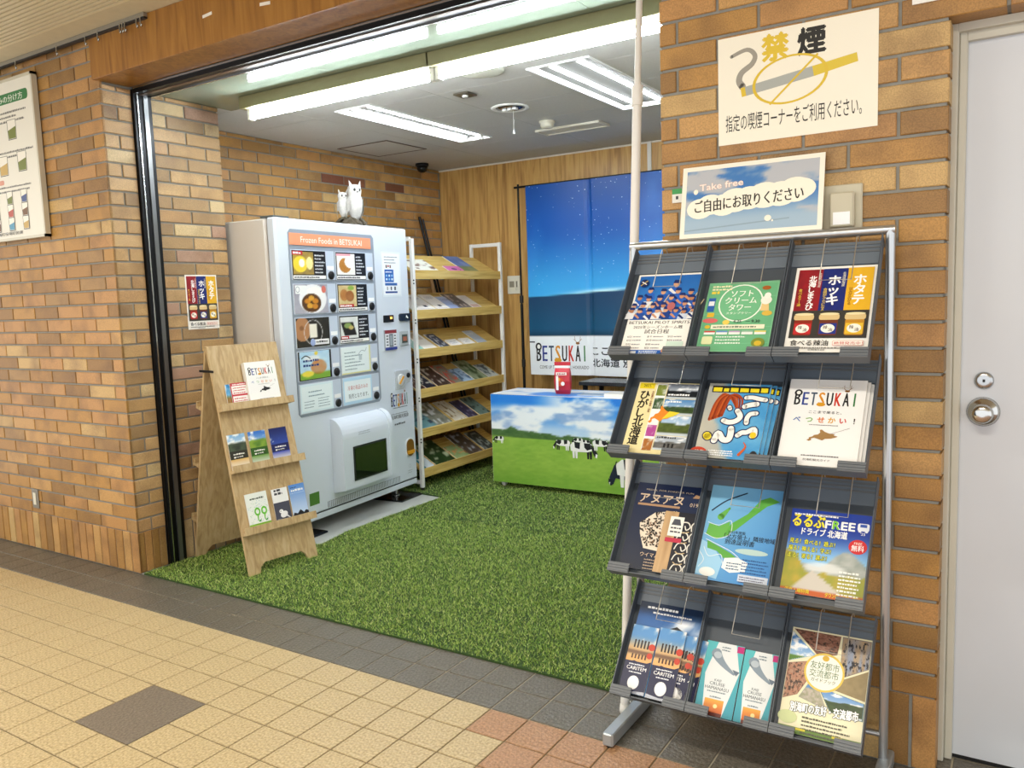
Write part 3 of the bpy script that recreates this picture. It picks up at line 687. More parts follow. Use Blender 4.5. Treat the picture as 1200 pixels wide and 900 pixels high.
for r, ((z0, z1), ks) in enumerate(zip(rows, kinds)):
    for c in range(2):
        u = (.110, .492)[c]; h = z1-z0; k = ks[c]
        MB().box(u-.004, -.0055, z0-.004, u+.368, -.004, z1+.004).build('product_bay', MLG, VM)
        A = Art(.288, h, .002, '#14161c')
        if k in (1, 2, 4, 6):
            A.photo(.008, .030, .180, h-.008, food(k), 30, 26); A.rect(.004, .004, .284, .024, '#f3f3f0'); A.lines(.012, .009, .27, 1, .02, .009, '#33343a', r, .2)
            A.lines(.192, h-.030, .280, 6, .020, .009, '#d9dce2', r*3+c+1, .5)
            if k == 1: A.rect(.004, h-.026, .090, h-.004, '#c0202c'); A.lines(.012, h-.020, .08, 1, .02, .012, '#ffffff', 5, .1)
            if k == 2: A.rect(.004, h-.022, .14, h-.008, '#e9a9b4')
            if k in (4, 6): A.rect(.012, .028, .085 if k == 6 else .15, .046, '#c02a2a'); A.lines(.018, .031, .08 if k == 6 else .14, 1, .02, .010, '#ffffff', 5, .1)
        elif k == 3:
            A.photo(0, 0, .288, h, food(3), 44, 30); A.rrect(.012, h-.055, .105, h-.006, .004, '#eef0ee'); A.ring(.032, h-.03, .016, .018, .003, '#8a94a0'); A.ell(.255, h-.03, .02, .022, '#d9786a')
        elif k == 5:
            A.photo(0, 0, .288, h, food(5), 44, 30); A.rrect(.13, .010, .278, .042, .004, '#f1f1f1'); A.ell(.135, .026, .022, .022, '#9fb0dc'); A.lines(.165, .022, .27, 1, .02, .012, '#44464c', 4, .2)
        elif k == 7:
            A.photo(.012, .004, .272, h-.002, food(7), 44, 30); A.path([(.03+.012*i, h-.04+.014*math.sin(i*.55)) for i in range(7)], .006, '#1f1f1f')
            A.lines(.04, h-.062, .18, 2, .028, .014, '#1d3b7a', 3, .2)
        elif k == 'note':
            A.rect(0, 0, .288, h, '#e9e6a2'); A.rect(.0, .008, .275, h, '#e6f1f2'); A.lines(.03, h-.04, .24, 6, .021, .008, '#8aa0a6', 6, .6); A.path([(.17, h-.05), (.20, h-.03), (.235, h-.035), (.25, h-.015)], .003, '#7a8c92'); A.rrect(.17, h-.09, .2, h-.06, .004, '#b9c8cc')
        elif k == 'info':
            A.rect(0, 0, .288, h, '#d9ecf3'); A.rect(.012, .012, .276, h-.012, '#e6f3f6'); A.lines(.07, h-.05, .22, 2, .024, .008, '#7f98a4', 6, .3); A.lines(.03, h-.105, .13, 3, .017, .006, '#8fa4ae', 7, .4); A.lines(.15, h-.095, .26, 4, .016, .006, '#8fa4ae', 8, .3)
        else:
            A.rect(0, 0, .288, h, '#b9dcf2'); A.rect(.012, .018, .276, h-.02, '#eaf4f8'); A.text('冷凍の商品のみの', .144, h-.078, .026, '#c0504a', 'c', .0, .20)
            A.text('販売となります。', .150, .038, .026, '#3f4c56', 'c', .0, .20)
        A.build('product_card', fr(u, z0, .0055), VM)
        MB().box(u+.292, -.0075, z0+.0, u+.362, -.0055, z0+.085).build('button_plate', MLG, VM)
        MB().box(u+.298, -.0085, z0+.058, u+.358, -.0075, z0+.082).build('price_label', mat('label_white', '#f4f6f8', .5), VM)
        MB().lathe([(.026, 0), (.026, .006), (.021, .010), (.010, .011)], 18, Matrix.Translation((u+.33, -.0075, z0+.026)) @ Matrix.Rotation(math.pi/2, 4, 'X')).build('button', BP, VM)
# right-hand column
A = Art(.215, .30, .0012, '#dfe8f0'); A.rect(.012, .012, .203, .288, '#eef3f7'); A.lines(.03, .262, .19, 3, .019, .007, '#7f8a94', 3, .3)
for i, q in enumerate(('#5a4a44', '#b0343a', '#7a5a50')): A.rect(.045+.022*i, .192+.006*(i % 2), .060+.022*i, .212, q)
A.rect(.03, .098, .13, .182, '#1f62b8'); A.lines(.04, .162, .12, 1, .02, .008, '#ffffff', 2, .1)
for i in range(2):
    for j in range(3): A.rect(.042+.03*j, .110+.024*i, .060+.03*j, .124+.024*i, '#8fc0ee' if (i+j) % 2 else '#d9ecfb')
A.rect(.03, .075, .165, .092, '#2a5fa8'); A.rect(.03, .024, .165, .036, '#2a4f98'); A.rect(.03, .036, .165, .075, '#eef2f6')
for i in range(3): A.rect(.05+.04*i, .044, .058+.045*i, .068, '#4a4c54')
A.build('notice_sheet', fr(.955, 1.411, .0), VM)
d = MB().box(.946, -.006, 1.240, 1.060, 0, 1.288, c=.003).build('display', BP, VM)
MB().box(1.018, -.0068, 1.262, 1.04, -.0061, 1.276).build('display_digits', mat('amber_digits', '#ffb060', .4, emit='#ff9a40', es=3), d)
d = MB().prism([(1.122, 1.252), (1.132, 1.242), (1.232, 1.242), (1.240, 1.252), (1.240, 1.285), (1.232, 1.294), (1.132, 1.294), (1.122, 1.285)], 0, .016, frame((0, 0, 0), (1, 0, 0), (0, 0, 1))).build('card_reader', mat('reader_navy', '#1d2738', .3), VM)
MB().prism([(1.185, 1.268), (1.205, 1.258), (1.212, 1.264), (1.19, 1.284)], .0162, .0172, frame((0, 0, 0), (1, 0, 0), (0, 0, 1))).build('reader_mark', mat('label_white', '#f4f6f8', .5), d)
A = Art(.13, .135, .010, '#dfe3e8', '#9aa0a8'); A.rect(0, .112, .13, .135, '#8c2f38'); A.rect(0, 0, .13, .020, '#2f3f8c'); A.rect(.045, .022, .088, .108, '#5a636c'); A.rect(.052, .03, .081, .1, '#9aa6b0')
for i in range(4): A.rect(.012, .032+.02*i, .034, .040+.02*i, '#4a4f58'); A.rect(.098, .032+.02*i, .118, .040+.02*i, '#4a4f58')
A.build('bill_slot', fr(.945, 1.053, .0), VM)
d = MB().box(1.119, -.010, 1.074, 1.214, 0, 1.172, c=.003).build('return_panel', mat('panel_grey', '#a8b0b4', .4), VM)
MB().box(1.135, -.0115, 1.092, 1.198, -.0101, 1.150).build('panel_window', mat('panel_dark', '#3c4a44', .3), d)
MB().box(1.146, -.013, 1.105, 1.187, -.0116, 1.135).build('panel_label', mat('copper_label', '#a9644a', .4), d)
d = MB().prism([(1.045, .775), (1.13, .775), (1.16, .81), (1.20, .815), (1.222, .845), (1.215, .885), (1.18, .905), (1.045, .905)], 0, .010, frame((0, 0, 0), (1, 0, 0), (0, 0, 1))).build('coin_unit', mat('coin_grey', '#b4bac0', .35), VM)
MB().lathe([(.042, 0), (.042, .003), (.034, .005), (.01, .005)], 22, Matrix.Translation((1.10, -.010, .84)) @ Matrix.Rotation(math.pi/2, 4, 'X')).build('coin_dial', mat('dial_grey', '#cdd2d6', .3), d)
MB().prism([(1.07, .818), (1.085, .812), (1.132, .858), (1.12, .868)], .0135, .018, frame((0, 0, 0), (1, 0, 0), (0, 0, 1))).build('coin_guide', mat('amber_plastic', '#e0a02c', .35), d)
MB().lathe([(.018, 0), (.018, .006), (.012, .007)], 16, Matrix.Translation((1.185, -.010, .865)) @ Matrix.Rotation(math.pi/2, 4, 'X')).build('coin_button', BP, d)
A = Art(.23, .23, 0); logo(A, .01, .130, .20, .095); A.lines(.03, .115, .2, 1, .01, .007, '#6a7078', 4, .1); A.lines(.005, .075, .2, 1, .01, .006, '#8a9098', 4, .1); A.text('別海町観光協会', .0, .045, .024, '#30343a', 'l', .0, .205); A.lines(.04, .0, .17, 1, .01, .014, '#5a6068', 9, .1)
A.build('lettering', fr(.975, .535, .0), VM)
cr_ = MB().prism([(1.125+.052+.052*math.cos(t)*(1), .355+.068*(1 if math.sin(t) > 0 else -1)*abs(math.sin(t))**.6) for t in (2*math.pi*i/24 for i in range(24))], 0, .006, frame((0, 0, 0), (1, 0, 0), (0, 0, 1))).build('coin_return', mat('cup_rim', '#dfe4e8', .35), VM)
MB().prism([(1.125+.052+.044*math.cos(t), .355+.060*(1 if math.sin(t) > 0 else -1)*abs(math.sin(t))**.6) for t in (2*math.pi*i/24 for i in range(24))], .0062, .008, frame((0, 0, 0), (1, 0, 0), (0, 0, 1))).build('return_cup', mat('cup_brown', '#7a5418', .4), cr_)
MB().prism([(1.137, .312), (1.217, .312), (1.219, .335), (1.135, .335)], .0082, .016, frame((0, 0, 0), (1, 0, 0), (0, 0, 1))).build('return_flap', mat('amber_plastic', '#e0a02c', .35), cr_)
A = Art(.08, .06, 0); A.lines(.01, .01, .07, 2, .014, .006, '#a8b0b8', 4, .2); A.ring(.04, .045, .012, .012, .002, '#a8b0b8'); A.build('small_print', fr(1.13, .18, .0), VM)
A = Art(.086, .075, 0); A.rect(0, 0, .086, .075, '#4f7f36'); A.build('green_sticker', fr(.142, .183, .0), VM)
# take-out box: bulging cover with a rounded top and a dark flap
bx0, bx1, bz0, bz1, bd = .368, .868, .232, .672, .088
prof = [(0, bz0-.02), (-bd, bz0), (-bd*1.0, bz1-.12)]+[(-bd*math.cos(t)*1.0, bz1-.12+.12*math.sin(t)) for t in (math.pi/2*i/7 for i in range(1, 8))]
tb = MB().prism([(y, z) for y, z in prof], bx0, bx1, frame((0, 0, 0), (0, 1, 0), (0, 0, 1))).build('dispensing_box', MW, VM)
for s0, s1 in ((bx0-.006, bx0+.035), (bx1-.035, bx1+.006)):
    m = MB(); m.prism([(y*1.05-.001, z+.004) for y, z in prof], s0, s1, frame((0, 0, 0), (0, 1, 0), (0, 0, 1)))
    m.build('side_rib', MW, tb)
fl = MB().box(bx0+.088, -bd-.006, .276, bx0+.425, -bd-.0005, .492, c=.004).build('flap', mat('flap_rim', '#1a1f20', .3), tb)
A = Art(.12, .03, 0); A.lines(0, .02, .12, 2, .012, .006, '#a8b0b8', 4, .2); A.build('small_print', frame((bx0+.15, -bd-.0008, .55), (1, 0, 0), (0, 0, 1)), tb)
MB().box(bx0+.100, -bd-.008, .288, bx0+.413, -bd-.0062, .480).build('flap_window', DKG, VM)
# vent grille
MB().box(.300, -.0012, .138, 1.045, 0, .176).build('grille', mat('grille_shadow', '#4d5458', .6), VM)
sm = MB().box(-.0036, -.0035, 0, .0036, -.0012, .036).mesh('grille_slat', MW)
for k in range(54): mk('grille_slat', sm, VM, Matrix.Translation((.308+.0137*k, 0, .139)))
for x in (.12, 1.13):
    MB().cyl((x, .10, .02), (x, .10, .11), .011, n=10).lathe([(.03, 0.012), (.03, .02), (.012, .026)], 14, Matrix.Translation((x, .10, 0))).build('levelling_foot', STEEL, VM)
    MB().box(x-.12, -.035, .0005, x+.13, .30, .012, c=.004).build('floor_plate', mat('gloss_black', '#08090a', .12), VM)

# ---- owls on top of the machine
OW = empty('owl_figurine', VM.matrix_basis @ Vector((.775, .085, 1.8725)), math.radians(48))
WO = mat('white_ceramic', '#c4c2bd', .5, var=.12, scale=60, bump=.9, bscale=90)
def owl(name, x, y, z, s, rz):
    M = Matrix.Translation((x, y, z)) @ Matrix.Rotation(rz, 4, 'Z') @ Matrix.Diagonal((s*.95, s*.90, s*1.06, 1))
    b = MB().lathe([(.018, -.01), (.036, .015), (.052, .055), (.060, .095), (.056, .125), (.046, .148), (.050, .165), (.053, .183), (.046, .203), (.028, .216), (.004, .220)], 18, M, sq=(1, .86))
    for sg in (-1, 1):
        b.add([(sg*.046, -.014, .196), (sg*.022, -.022, .208), (sg*.028, .012, .206), (sg*.047, -.008, .246)], [[0, 1, 3], [1, 2, 3], [2, 0, 3], [0, 2, 1]], 0, M)
        wing = [(sg*.052, -.035, .135), (sg*.066, 0, .125), (sg*.050, .04, .12), (sg*.060, .035, .03), (sg*.045, .055, -.03), (sg*.066, 0, .04), (sg*.055, -.03, .06)]
        b.add(wing, [[0, 1, 5, 6], [1, 2, 3, 5], [3, 4, 5]] if sg > 0 else [[6, 5, 1, 0], [5, 3, 2, 1], [5, 4, 3]], 0, M)
    b.add([(-.018, .03, .02), (.018, .03, .02), (.014, .06, -.045), (-.014, .06, -.045), (0, .045, .03)], [[0, 1, 2, 3], [0, 3, 4], [1, 4, 2], [2, 4, 3], [0, 4, 1]], 0, M)
    o = b.build(name, WO, OW)
    e = MB()
    for sg in (-1, 1): e.lathe([(.011, 0), (.009, .004), (.003, .006)], 10, M @ Matrix.Translation((sg*.018, -.0385, .183)) @ Matrix.Rotation(math.pi/2, 4, 'X'))
    e.add([(-.005, -.040, .176), (.005, -.040, .176), (0, -.053, .170), (0, -.041, .160)], [[0, 1, 2], [0, 2, 3], [1, 3, 2]], 0, M)
    e.build('eyes_and_beak', mat('owl_eye', '#2c2a26', .4), o)
owl('large_owl', .030, .0, .042, .95, .45); owl('small_owl', -.045, .005, .062, .66, .25)
b = MB(); r2 = random.Random(5)
for k in range(11):
    x = r2.uniform(-.06, .055); y_ = r2.uniform(-.03, .03); a_ = r2.uniform(-.5, .5)
    b.tube([(x-.035, y_, .012), (x-.012, y_+.01*a_, .030+.02*r2.random()), (x+.012, y_-.01*a_, .034+.02*r2.random()), (x+.04, y_+.02*a_, .010)], r2.uniform(.010, .017), 7)
b.cyl((-.06, 0, .001), (.065, 0, .001), .001, n=6).lathe([(.075, .001), (.070, .016), (.05, .030), (.01, .034)], 16, sq=(1, .55))
b.build('driftwood_base', mat('driftwood', '#4f4636', .8, var=.4, scale=40, bump=.6, bscale=80), OW)
tag(OW, 'pair of white owls on a dark driftwood base on top of the vending machine', 'figurine')

# ================================================================ BROCHURE RACK (right)
SIL = mat('silver_tube', '#c2c6c9', .28, metal=.85); TRAY = mat('charcoal_plastic', '#4a525b', .38, var=.05, scale=5); TRAYS = mat('charcoal_edge', '#666b70', .45); WIRE = mat('wire_steel', '#d2cdc2', .3, metal=.7)
RL, RR, RY = -1.048, -.316, -.062
RK = empty('brochure_rack', ((RL+RR)/2, RY, 0)); ox = (RL+RR)/2
tag(RK, 'silver tube brochure rack with twelve charcoal tilted pockets against the right brick wall', 'brochure rack')
def arc(c, r, a0, a1, n=5): return [(c[0]+r*math.cos(math.radians(a0+(a1-a0)*i/n)), c[1]+r*math.sin(math.radians(a0+(a1-a0)*i/n))) for i in range(n+1)]
hw = (RR-RL)/2
for s in (-1, 1):
    MB().cyl((s*hw, 0, .03), (s*hw, 0, 1.523), .0125, n=16).build('post', SIL, RK)
    fx = s*(hw+.005)
    f_ = MB().box(fx-.018, -.262, .006, fx+.018, .056, .046, c=.006).build('foot', mat('foot_grey', '#a9b0b4', .35, metal=.5), RK)
    for yy in (-.245, .04): MB().cyl((fx, yy, 0), (fx, yy, .006), .011, n=10).build('foot_pad', BP, f_)
MB().cyl((-hw-.012, 0, 1.523), (hw+.012, 0, 1.523), .0125, n=16).build('top_bar', SIL, RK)
MB().cyl((-hw, 0, .115), (hw, 0, .115), .009, n=10).build('cross_bar', SIL, RK)
ROWS = [(-.066, 1.495, -.282, 1.188), (-.085, 1.177, -.304, .903), (-.093, .848, -.318, .555), (-.093, .456, -.322, .177)]
PX, PWD = -1.03, .234
def pocket_frame(r, c):
    ty, tz, by, bz = ROWS[r]; v = Vector((0, ty-by, tz-bz)); L = v.length
    return frame((PX+c*PWD, by, bz), (1, 0, 0), v), L
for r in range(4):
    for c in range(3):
        F, L = pocket_frame(r, c); F2 = Matrix.Translation((-ox, -RY, 0)) @ F
        w = PWD-.002; m = MB()
        m.box(0, 0, -.003, w, L, 0)                                    # back plate
        m.box(0, 0, 0, .003, L, .032); m.box(w-.003, 0, 0, w, L, .032)    # side walls
        m.box(.003, 0, 0, w-.003, .003, .032)
        p = m.build('pocket', TRAY, RK, F2)
        for x0, x1 in ((0, .066), (w-.066, w)):
            m = MB(); m.box(x0, -.002, .030, x1, .026, .034)
            for k in range(3): m.box(x0, .001+.008*k, .034, x1, .006+.008*k, .0365)
            m.build('front_lip', TRAYS, p)
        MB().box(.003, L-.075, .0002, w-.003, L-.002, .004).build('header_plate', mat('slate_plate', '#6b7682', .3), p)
        m = MB()
        for k in range(3): m.box(.003, L-.014-.012*k, 0, w-.003, L-.009-.012*k, .0065)
        m.build('ribs', TRAYS, p)
        zz = .036; x0, x1 = .090, .170; low = (.229, .238, .242, .240)[r]
        MB().tube([(x0, L+.004, -.004), (x0, L+.012, .010), (x0, L-.01, zz), (x0, low, zz), (x1, low, zz), (x1, L-.01, zz), (x1, L+.012, .010), (x1, L+.004, -.004)], .0015, 6).build('wire_clip', WIRE, p)
def in_pocket(A, name, r, c, u, v, label, cat, lift=.004, rot=0, group=None):
    F, L = pocket_frame(r, c)
    M = F @ Matrix.Translation((u, v, lift)) @ Matrix.Rotation(math.radians(rot), 4, 'Z')
    return tag(A.build(name, M), label, cat, group)

def sky(U, V, top='#2f7fd0', bot='#bfe0f4', seed=1, cl=.5, sc=4): return mixc(mixc(bot, top, V), '#f4f7fa', step(fbm(U*sc, V*sc*1.8, seed), cl, cl+.25))
# row 1, pocket 1: baseball poster
w, h = .205, .290; A = Art(w, h, .002)
A.photo(.006, .125, w-.006, h-.006, lambda U, V: mixc('#3f8fd8', '#1f62b4', V*.7+.3*fbm(U*4, V*4, 2)), 20, 16)
r2 = random.Random(11)
for row, (n, yy, sc, wd_, cx_) in enumerate(((1, .262, 1.5, 0, .62), (4, .238, 1.2, .62, .56), (6, .214, 1.15, .82, .5), (7, .190, 1.1, .90, .5), (8, .166, 1.1, .92, .5))):
    for i in range(n):
        x = w*(cx_+(0 if n == 1 else (i/(n-1)-.5)*wd_))+r2.uniform(-.003, .003); s_ = .0115*sc; y = yy+r2.uniform(-.006, .006)-.010
        A.poly([(x-s_*1.35, y-s_*2.4), (x+s_*1.35, y-s_*2.4), (x+s_*1.05, y-s_*.7), (x-s_*1.05, y-s_*.7)], r2.choice(['#2458b0', '#1f4da0', '#e4e6ea', '#2a62c0', '#1c3f88', '#c9d4e6']))
        A.poly([(x-s_*1.3, y-s_*1.2), (x-s_*.9, y-s_*.8), (x+s_*.3, y-s_*1.9), (x, y-s_*2.2)], r2.choice(['#c99070', '#e4e6ea', '#16306e']))
        A.ell(x, y, s_*.58, s_*.72, r2.choice(['#c99070', '#b98060', '#d4a080']), 10); A.poly([(x-s_*.65, y+s_*.15), (x+s_*.85, y+s_*.1), (x+s_*.5, y+s_*.8), (x-s_*.45, y+s_*.85)], '#16306e')
        if r2.random() < .3: A.line(x+s_, y-s_*1.4, x+s_*2.0, y+s_*.9, .0028, '#d9c8a0')
A.ell(.128, .170, .012, .014, '#b8686a', 12); A.rect(.004, .0, w-.004, .124, '#f4f2ec')
A.ell(.026, h-.035, .014, .014, '#1c2c5c', 14); A.line(.016, h-.044, .036, h-.026, .003, '#c8b060'); A.line(.018, h-.030, .034, h-.040, .003, '#e8e8e8')
A.text('BETSUKAI PILOT SPIRITS', w/2, .110, .011, '#15161c', 'c', .02, .185); A.text('2025年シーズンホーム戦', w/2, .094, .010, '#15161c', 'c', .02, .150); A.text('試合日程', w/2, .078, .0125, '#15161c', 'c', .03, .075)
for i, (a, q) in enumerate((('6/21', '6/22'), ('8/ 9', '8/10'), ('9/13', '9/14'))):
    A.text(a, .016+.062*i, .063, .007, '#4a4c50'); A.text(q, .016+.062*i, .051, .007, '#4a4c50'); A.lines(.034+.062*i, .064, .066+.062*i, 2, .012, .004, '#9a9ca0', i, .3)
for i, (a, q) in enumerate((('7/12', '7/13'), ('8/30', '8/31'))):
    A.text(a, .016+.062*i, .037, .007, '#4a4c50'); A.text(q, .016+.062*i, .025, .007, '#4a4c50'); A.lines(.034+.062*i, .038, .066+.062*i, 2, .012, .004, '#9a9ca0', i+5, .3)
A.rect(.14, .026, .19, .05, '#cfe4d8'); A.rect(.006, .004, w-.006, .021, '#2460b8')
for i in range(2): A.rect(.014+.022*i, .008, .032+.022*i, .017, '#e9eef6')
A.lines(.062, .008, .12, 2, -.006, .004, '#d9e6f6', 3, .2)
for x in (.135, .165): A.ell(x, .018, .006, .008, '#c99070', 10); A.ell(x, .007, .010, .007, '#1c3f88', 10)
in_pocket(A, 'baseball_poster', 0, 0, .022, .005, 'blue and white baseball team schedule sheet in the upper left pocket of the rack', 'leaflet')
# row 1, pocket 2: green soft cream leaflet
w, h = .198, .228; A = Art(w, h, .002, '#7cbf92'); A.rect(.004, .004, w-.004, h-.004, '#6db586')
for k in range(5): A.line(.0, .02+.05*k, w, .03+.05*k, .0015, '#7fc497')
A.ring(.10, .158, .062, .062, .004, '#eef6e8'); A.ell(.10, .158, .056, .056, '#73ba8b')
A.text('ソフト', .10, .180, .020, '#f6f8ee', 'c', .015, .062); A.text('クリーム', .10, .157, .020, '#f6f8ee', 'c', .015, .088); A.text('タワー', .10, .134, .020, '#f6f8ee', 'c', .015, .062); A.text('スタンプラリー', .10, .121, .007, '#f6f8ee', 'c', .01, .07)
A.lines(.012, .212, .07, 2, .010, .006, '#f2e9c0', 3, .2); A.lines(.012, .190, .035, 1, .010, .010, '#e9d04a', 3, .1)
A.rect(.008, .130, .028, .176, '#2f62b0'); A.rect(.010, .150, .026, .165, '#e9ecf2'); A.rect(.012, .112, .032, .126, '#e0b83a'); A.ell(.024, .100, .022, .008, '#d96a6a')
A.poly([(.158, .130), (.182, .130), (.178, .158), (.160, .158)], '#e6c88a'); A.ell(.170, .165, .015, .014, '#f4f0e4'); A.ell(.172, .180, .009, .010, '#f8f5ea'); A.ell(.165, .206, .012, .007, '#a8622c'); A.ell(.178, .122, .014, .008, '#dcb84e'); A.ell(.07, .094, .010, .008, '#e9cf62')
A.text('4.25', .09, .092, .011, '#2c3a30', 'l', .015); A.text('9.30', .140, .092, .011, '#2c3a30', 'l', .015); A.line(.124, .097, .136, .097, .0015, '#2c3a30')
A.rect(.03, .072, w-.02, .086, '#f2ecd0'); A.lines(.036, .076, w-.03, 1, .01, .006, '#7a8a78', 2, .1); A.ell(.020, .079, .008, .006, '#d9b83a')
for i, q in enumerate(('#c8504a', '#6a8fc8', '#b8a0c0', '#9fc0a8', '#d9cf70')): A.rect(.014+.035*i, .054, .045+.035*i, .066, '#eef0ea'); A.rect(.014+.035*i, .061, .045+.035*i, .066, q)
A.lines(.05, .044, .14, 3, .010, .005, '#e6f2e4', 7, .3); A.rrect(.012, .022, .042, .048, .005, '#dfe3b0'); A.ell(.168, .028, .018, .015, '#7f8f3a'); A.ell(.168, .026, .010, .008, '#d9b83a'); A.rect(.150, .002, w-.02, .016, '#e9e6c8')
in_pocket(A, 'stamp_rally_leaflet', 0, 1, .016, .026, 'green soft serve stamp rally leaflet standing in the top row of the rack', 'leaflet')
# row 1, pocket 3 and the same poster on the brick pier
def jar_art(w, h, t):
    A = Art(w, h, t, '#f6f4ee'); k = w/.21; e = .008*k; pw = (w-2*e)/3
    cs = ('#a81f2a', '#1c2f84', '#eab92e'); names = ('北海しまえび', 'ホッキ', 'ホタテ')
    for i in range(3):
        x0 = e+pw*i; A.photo(x0, h*.47, x0+pw, h-e, (lambda c: lambda U, V: mixc(c, '#101020' if c != '#eab92e' else '#d89a20', .30*fbm(U*6, V*10, 4)))(cs[i]), 6, 10)
        sz = (h*.50)/ (len(names[i])*1.3+.4) if i == 0 else h*.105
        A.text(names[i], x0+pw*(.50 if i else .62), h-e-.02*k, sz, '#ffffff', 'c', .03, vert=True)
        A.text('食べるラー油' if i == 0 else '食感がクセになる' if i == 1 else '甘みが広がる', x0+pw*.18, h*.74, h*.031, '#f2d24a' if i < 2 else '#7a3a18', 'c', .02, vert=True)
        if i == 1: A.text('北海道別海産', x0+pw*.86, h-e-.012*k, h*.026, '#e9e6da', 'c', .01, vert=True)
        if i == 0: A.text('北海道別海産', x0+pw*.90, h-e-.012*k, h*.026, '#f2d8d0', 'c', .01, vert=True)
    A.rect(e, h*.155, w-e, h*.47, '#3a3835')
    for i in range(3):
        x = e+pw*(i+.5); A.rrect(x-pw*.36, h*.185, x+pw*.36, h*.37, .006*k, ('#8c2a1c', '#6e3420', '#c28a2a')[i]); A.rrect(x-pw*.40, h*.36, x+pw*.40, h*.425, .006*k, '#d9c08a'); A.ell(x, h*.428, pw*.38, h*.015, '#eadcae')
        A.rect(x-pw*.33, h*.20, x+pw*.33, h*.32, ('#c42a30', '#22378c', '#e6bd3a')[i]); A.ell(x, h*.262, pw*.27, h*.050, '#f6f2e6'); A.text('辣', x-pw*.10, h*.258, h*.035, '#26221e', 'c', .03); A.text('油', x+pw*.10, h*.232, h*.035, '#26221e', 'c', .03)
    A.text('食べる辣油', w*.07, h*.072, h*.056, '#1d1c1a', 'l', .015, w*.46); A.rrect(w*.58, h*.068, w*.94, h*.125, .004*k, '#d9968c'); A.rrect(w*.585, h*.072, w*.935, h*.121, .004*k, '#f6f1e8'); A.text('絶賛発売中！', w*.60, h*.082, h*.028, '#c43a34', 'l', .02, w*.33)
    A.lines(w*.07, h*.035, w*.85, 1, .01, h*.016, '#8a8884', 3, .1); A.text('別海町観光協会', w*.3, h*.014, h*.018, '#55534f', 'l', .01)
    return A
in_pocket(jar_art(.206, .268, .002), 'chili_oil_flyer', 0, 2, .020, .026, 'red, blue and yellow chili oil jar flyer in a pocket of the brochure rack', 'leaflet')
tag(jar_art(.205, .30, .0008).build('chili_oil_poster', frame((-3.9095, .402, 1.263), (0, 1, 0), (0, 0, 1))), 'small chili oil jar poster taped to the brick pier above the A-frame stand', 'poster')
# row 2, pocket 1
def sea_mt(seed, a='#4f86c0', g='#4a6a34', base='#2c3a20'):
    def f(U, V):
        c = sky(U, V, a, '#dfe9f0', seed, .5, 5); m_ = .45+.28*fbm(U*3, U*0, seed+5)
        c = mixc(c, mixc(g, base, fbm(U*9, V*9, seed)), step(m_-V, 0, .04)); return mixc(c, '#c8d2d8', step(.12-V, 0, .03))
    return f
w, h = .190, .240; A = Art(w, h, .010, '#f1e6b8'); A.rect(0, 0, w, h, '#eddfa8'); A.rect(.004, h-.022, .052, h-.002, '#e6cf24'); A.text('2025', .028, h-.016, .010, '#1a1a18', 'c', .03)
A.text('ひがし北海道', .028, h-.026, .0275, '#1a1814', 'c', .03, vert=True); A.text('知床羅臼・中標津・別海', .052, h-.03, .006, '#7a2a20', 'c', .01, vert=True)
A.rect(.060, .012, .092, h-.004, '#f6f5f0')
for i, q in enumerate(('#7d8a3c', '#3f5a3a', None, '#b04a96', '#a8682e')):
    if q: A.photo(.062, .200-.046*i-.006, .091, .232-.046*i, (lambda q, i: lambda U, V: mixc(q, '#d9dcd6', .9*step(fbm(U*4, V*4, i+3), .45, .8)))(q, i), 10, 8)
for i, (y0, y1, f) in enumerate(((.185, h-.004, sea_mt(3, '#6a7280', '#20262c', '#101418')), (.130, .183, sea_mt(9)), (.062, .128, sea_mt(14, '#8fb4d8', '#6a7a34', '#33421c')), (.014, .060, sea_mt(21, '#9aa4b0', '#8a8a88', '#4a4a48')))): A.photo(.095, y0, w-.002, y1, f, 24, 12)
A.lines(.10, .196, .17, 1, .01, .006, '#ffffff', 3, .2); A.lines(.10, .172, .15, 1, .01, .006, '#ffffff', 4, .2); A.lines(.10, .052, .16, 1, .01, .006, '#3a3a3a', 4, .2)
for i in range(3): A.rect(.125+.012*i, .020, .131+.012*i, .036, '#1c1c1e')
hokkaido(A, .058, .098, .075, .062, '#e58a2c'); A.poly([(.10, .115), (.133, .125), (.15, .138), (.118, .142)], '#e8d23a')
in_pocket(A, 'guidebook', 1, 0, .034, .013, 'pale yellow guidebook with vertical Japanese title and landscape photos, second row left pocket', 'magazine')
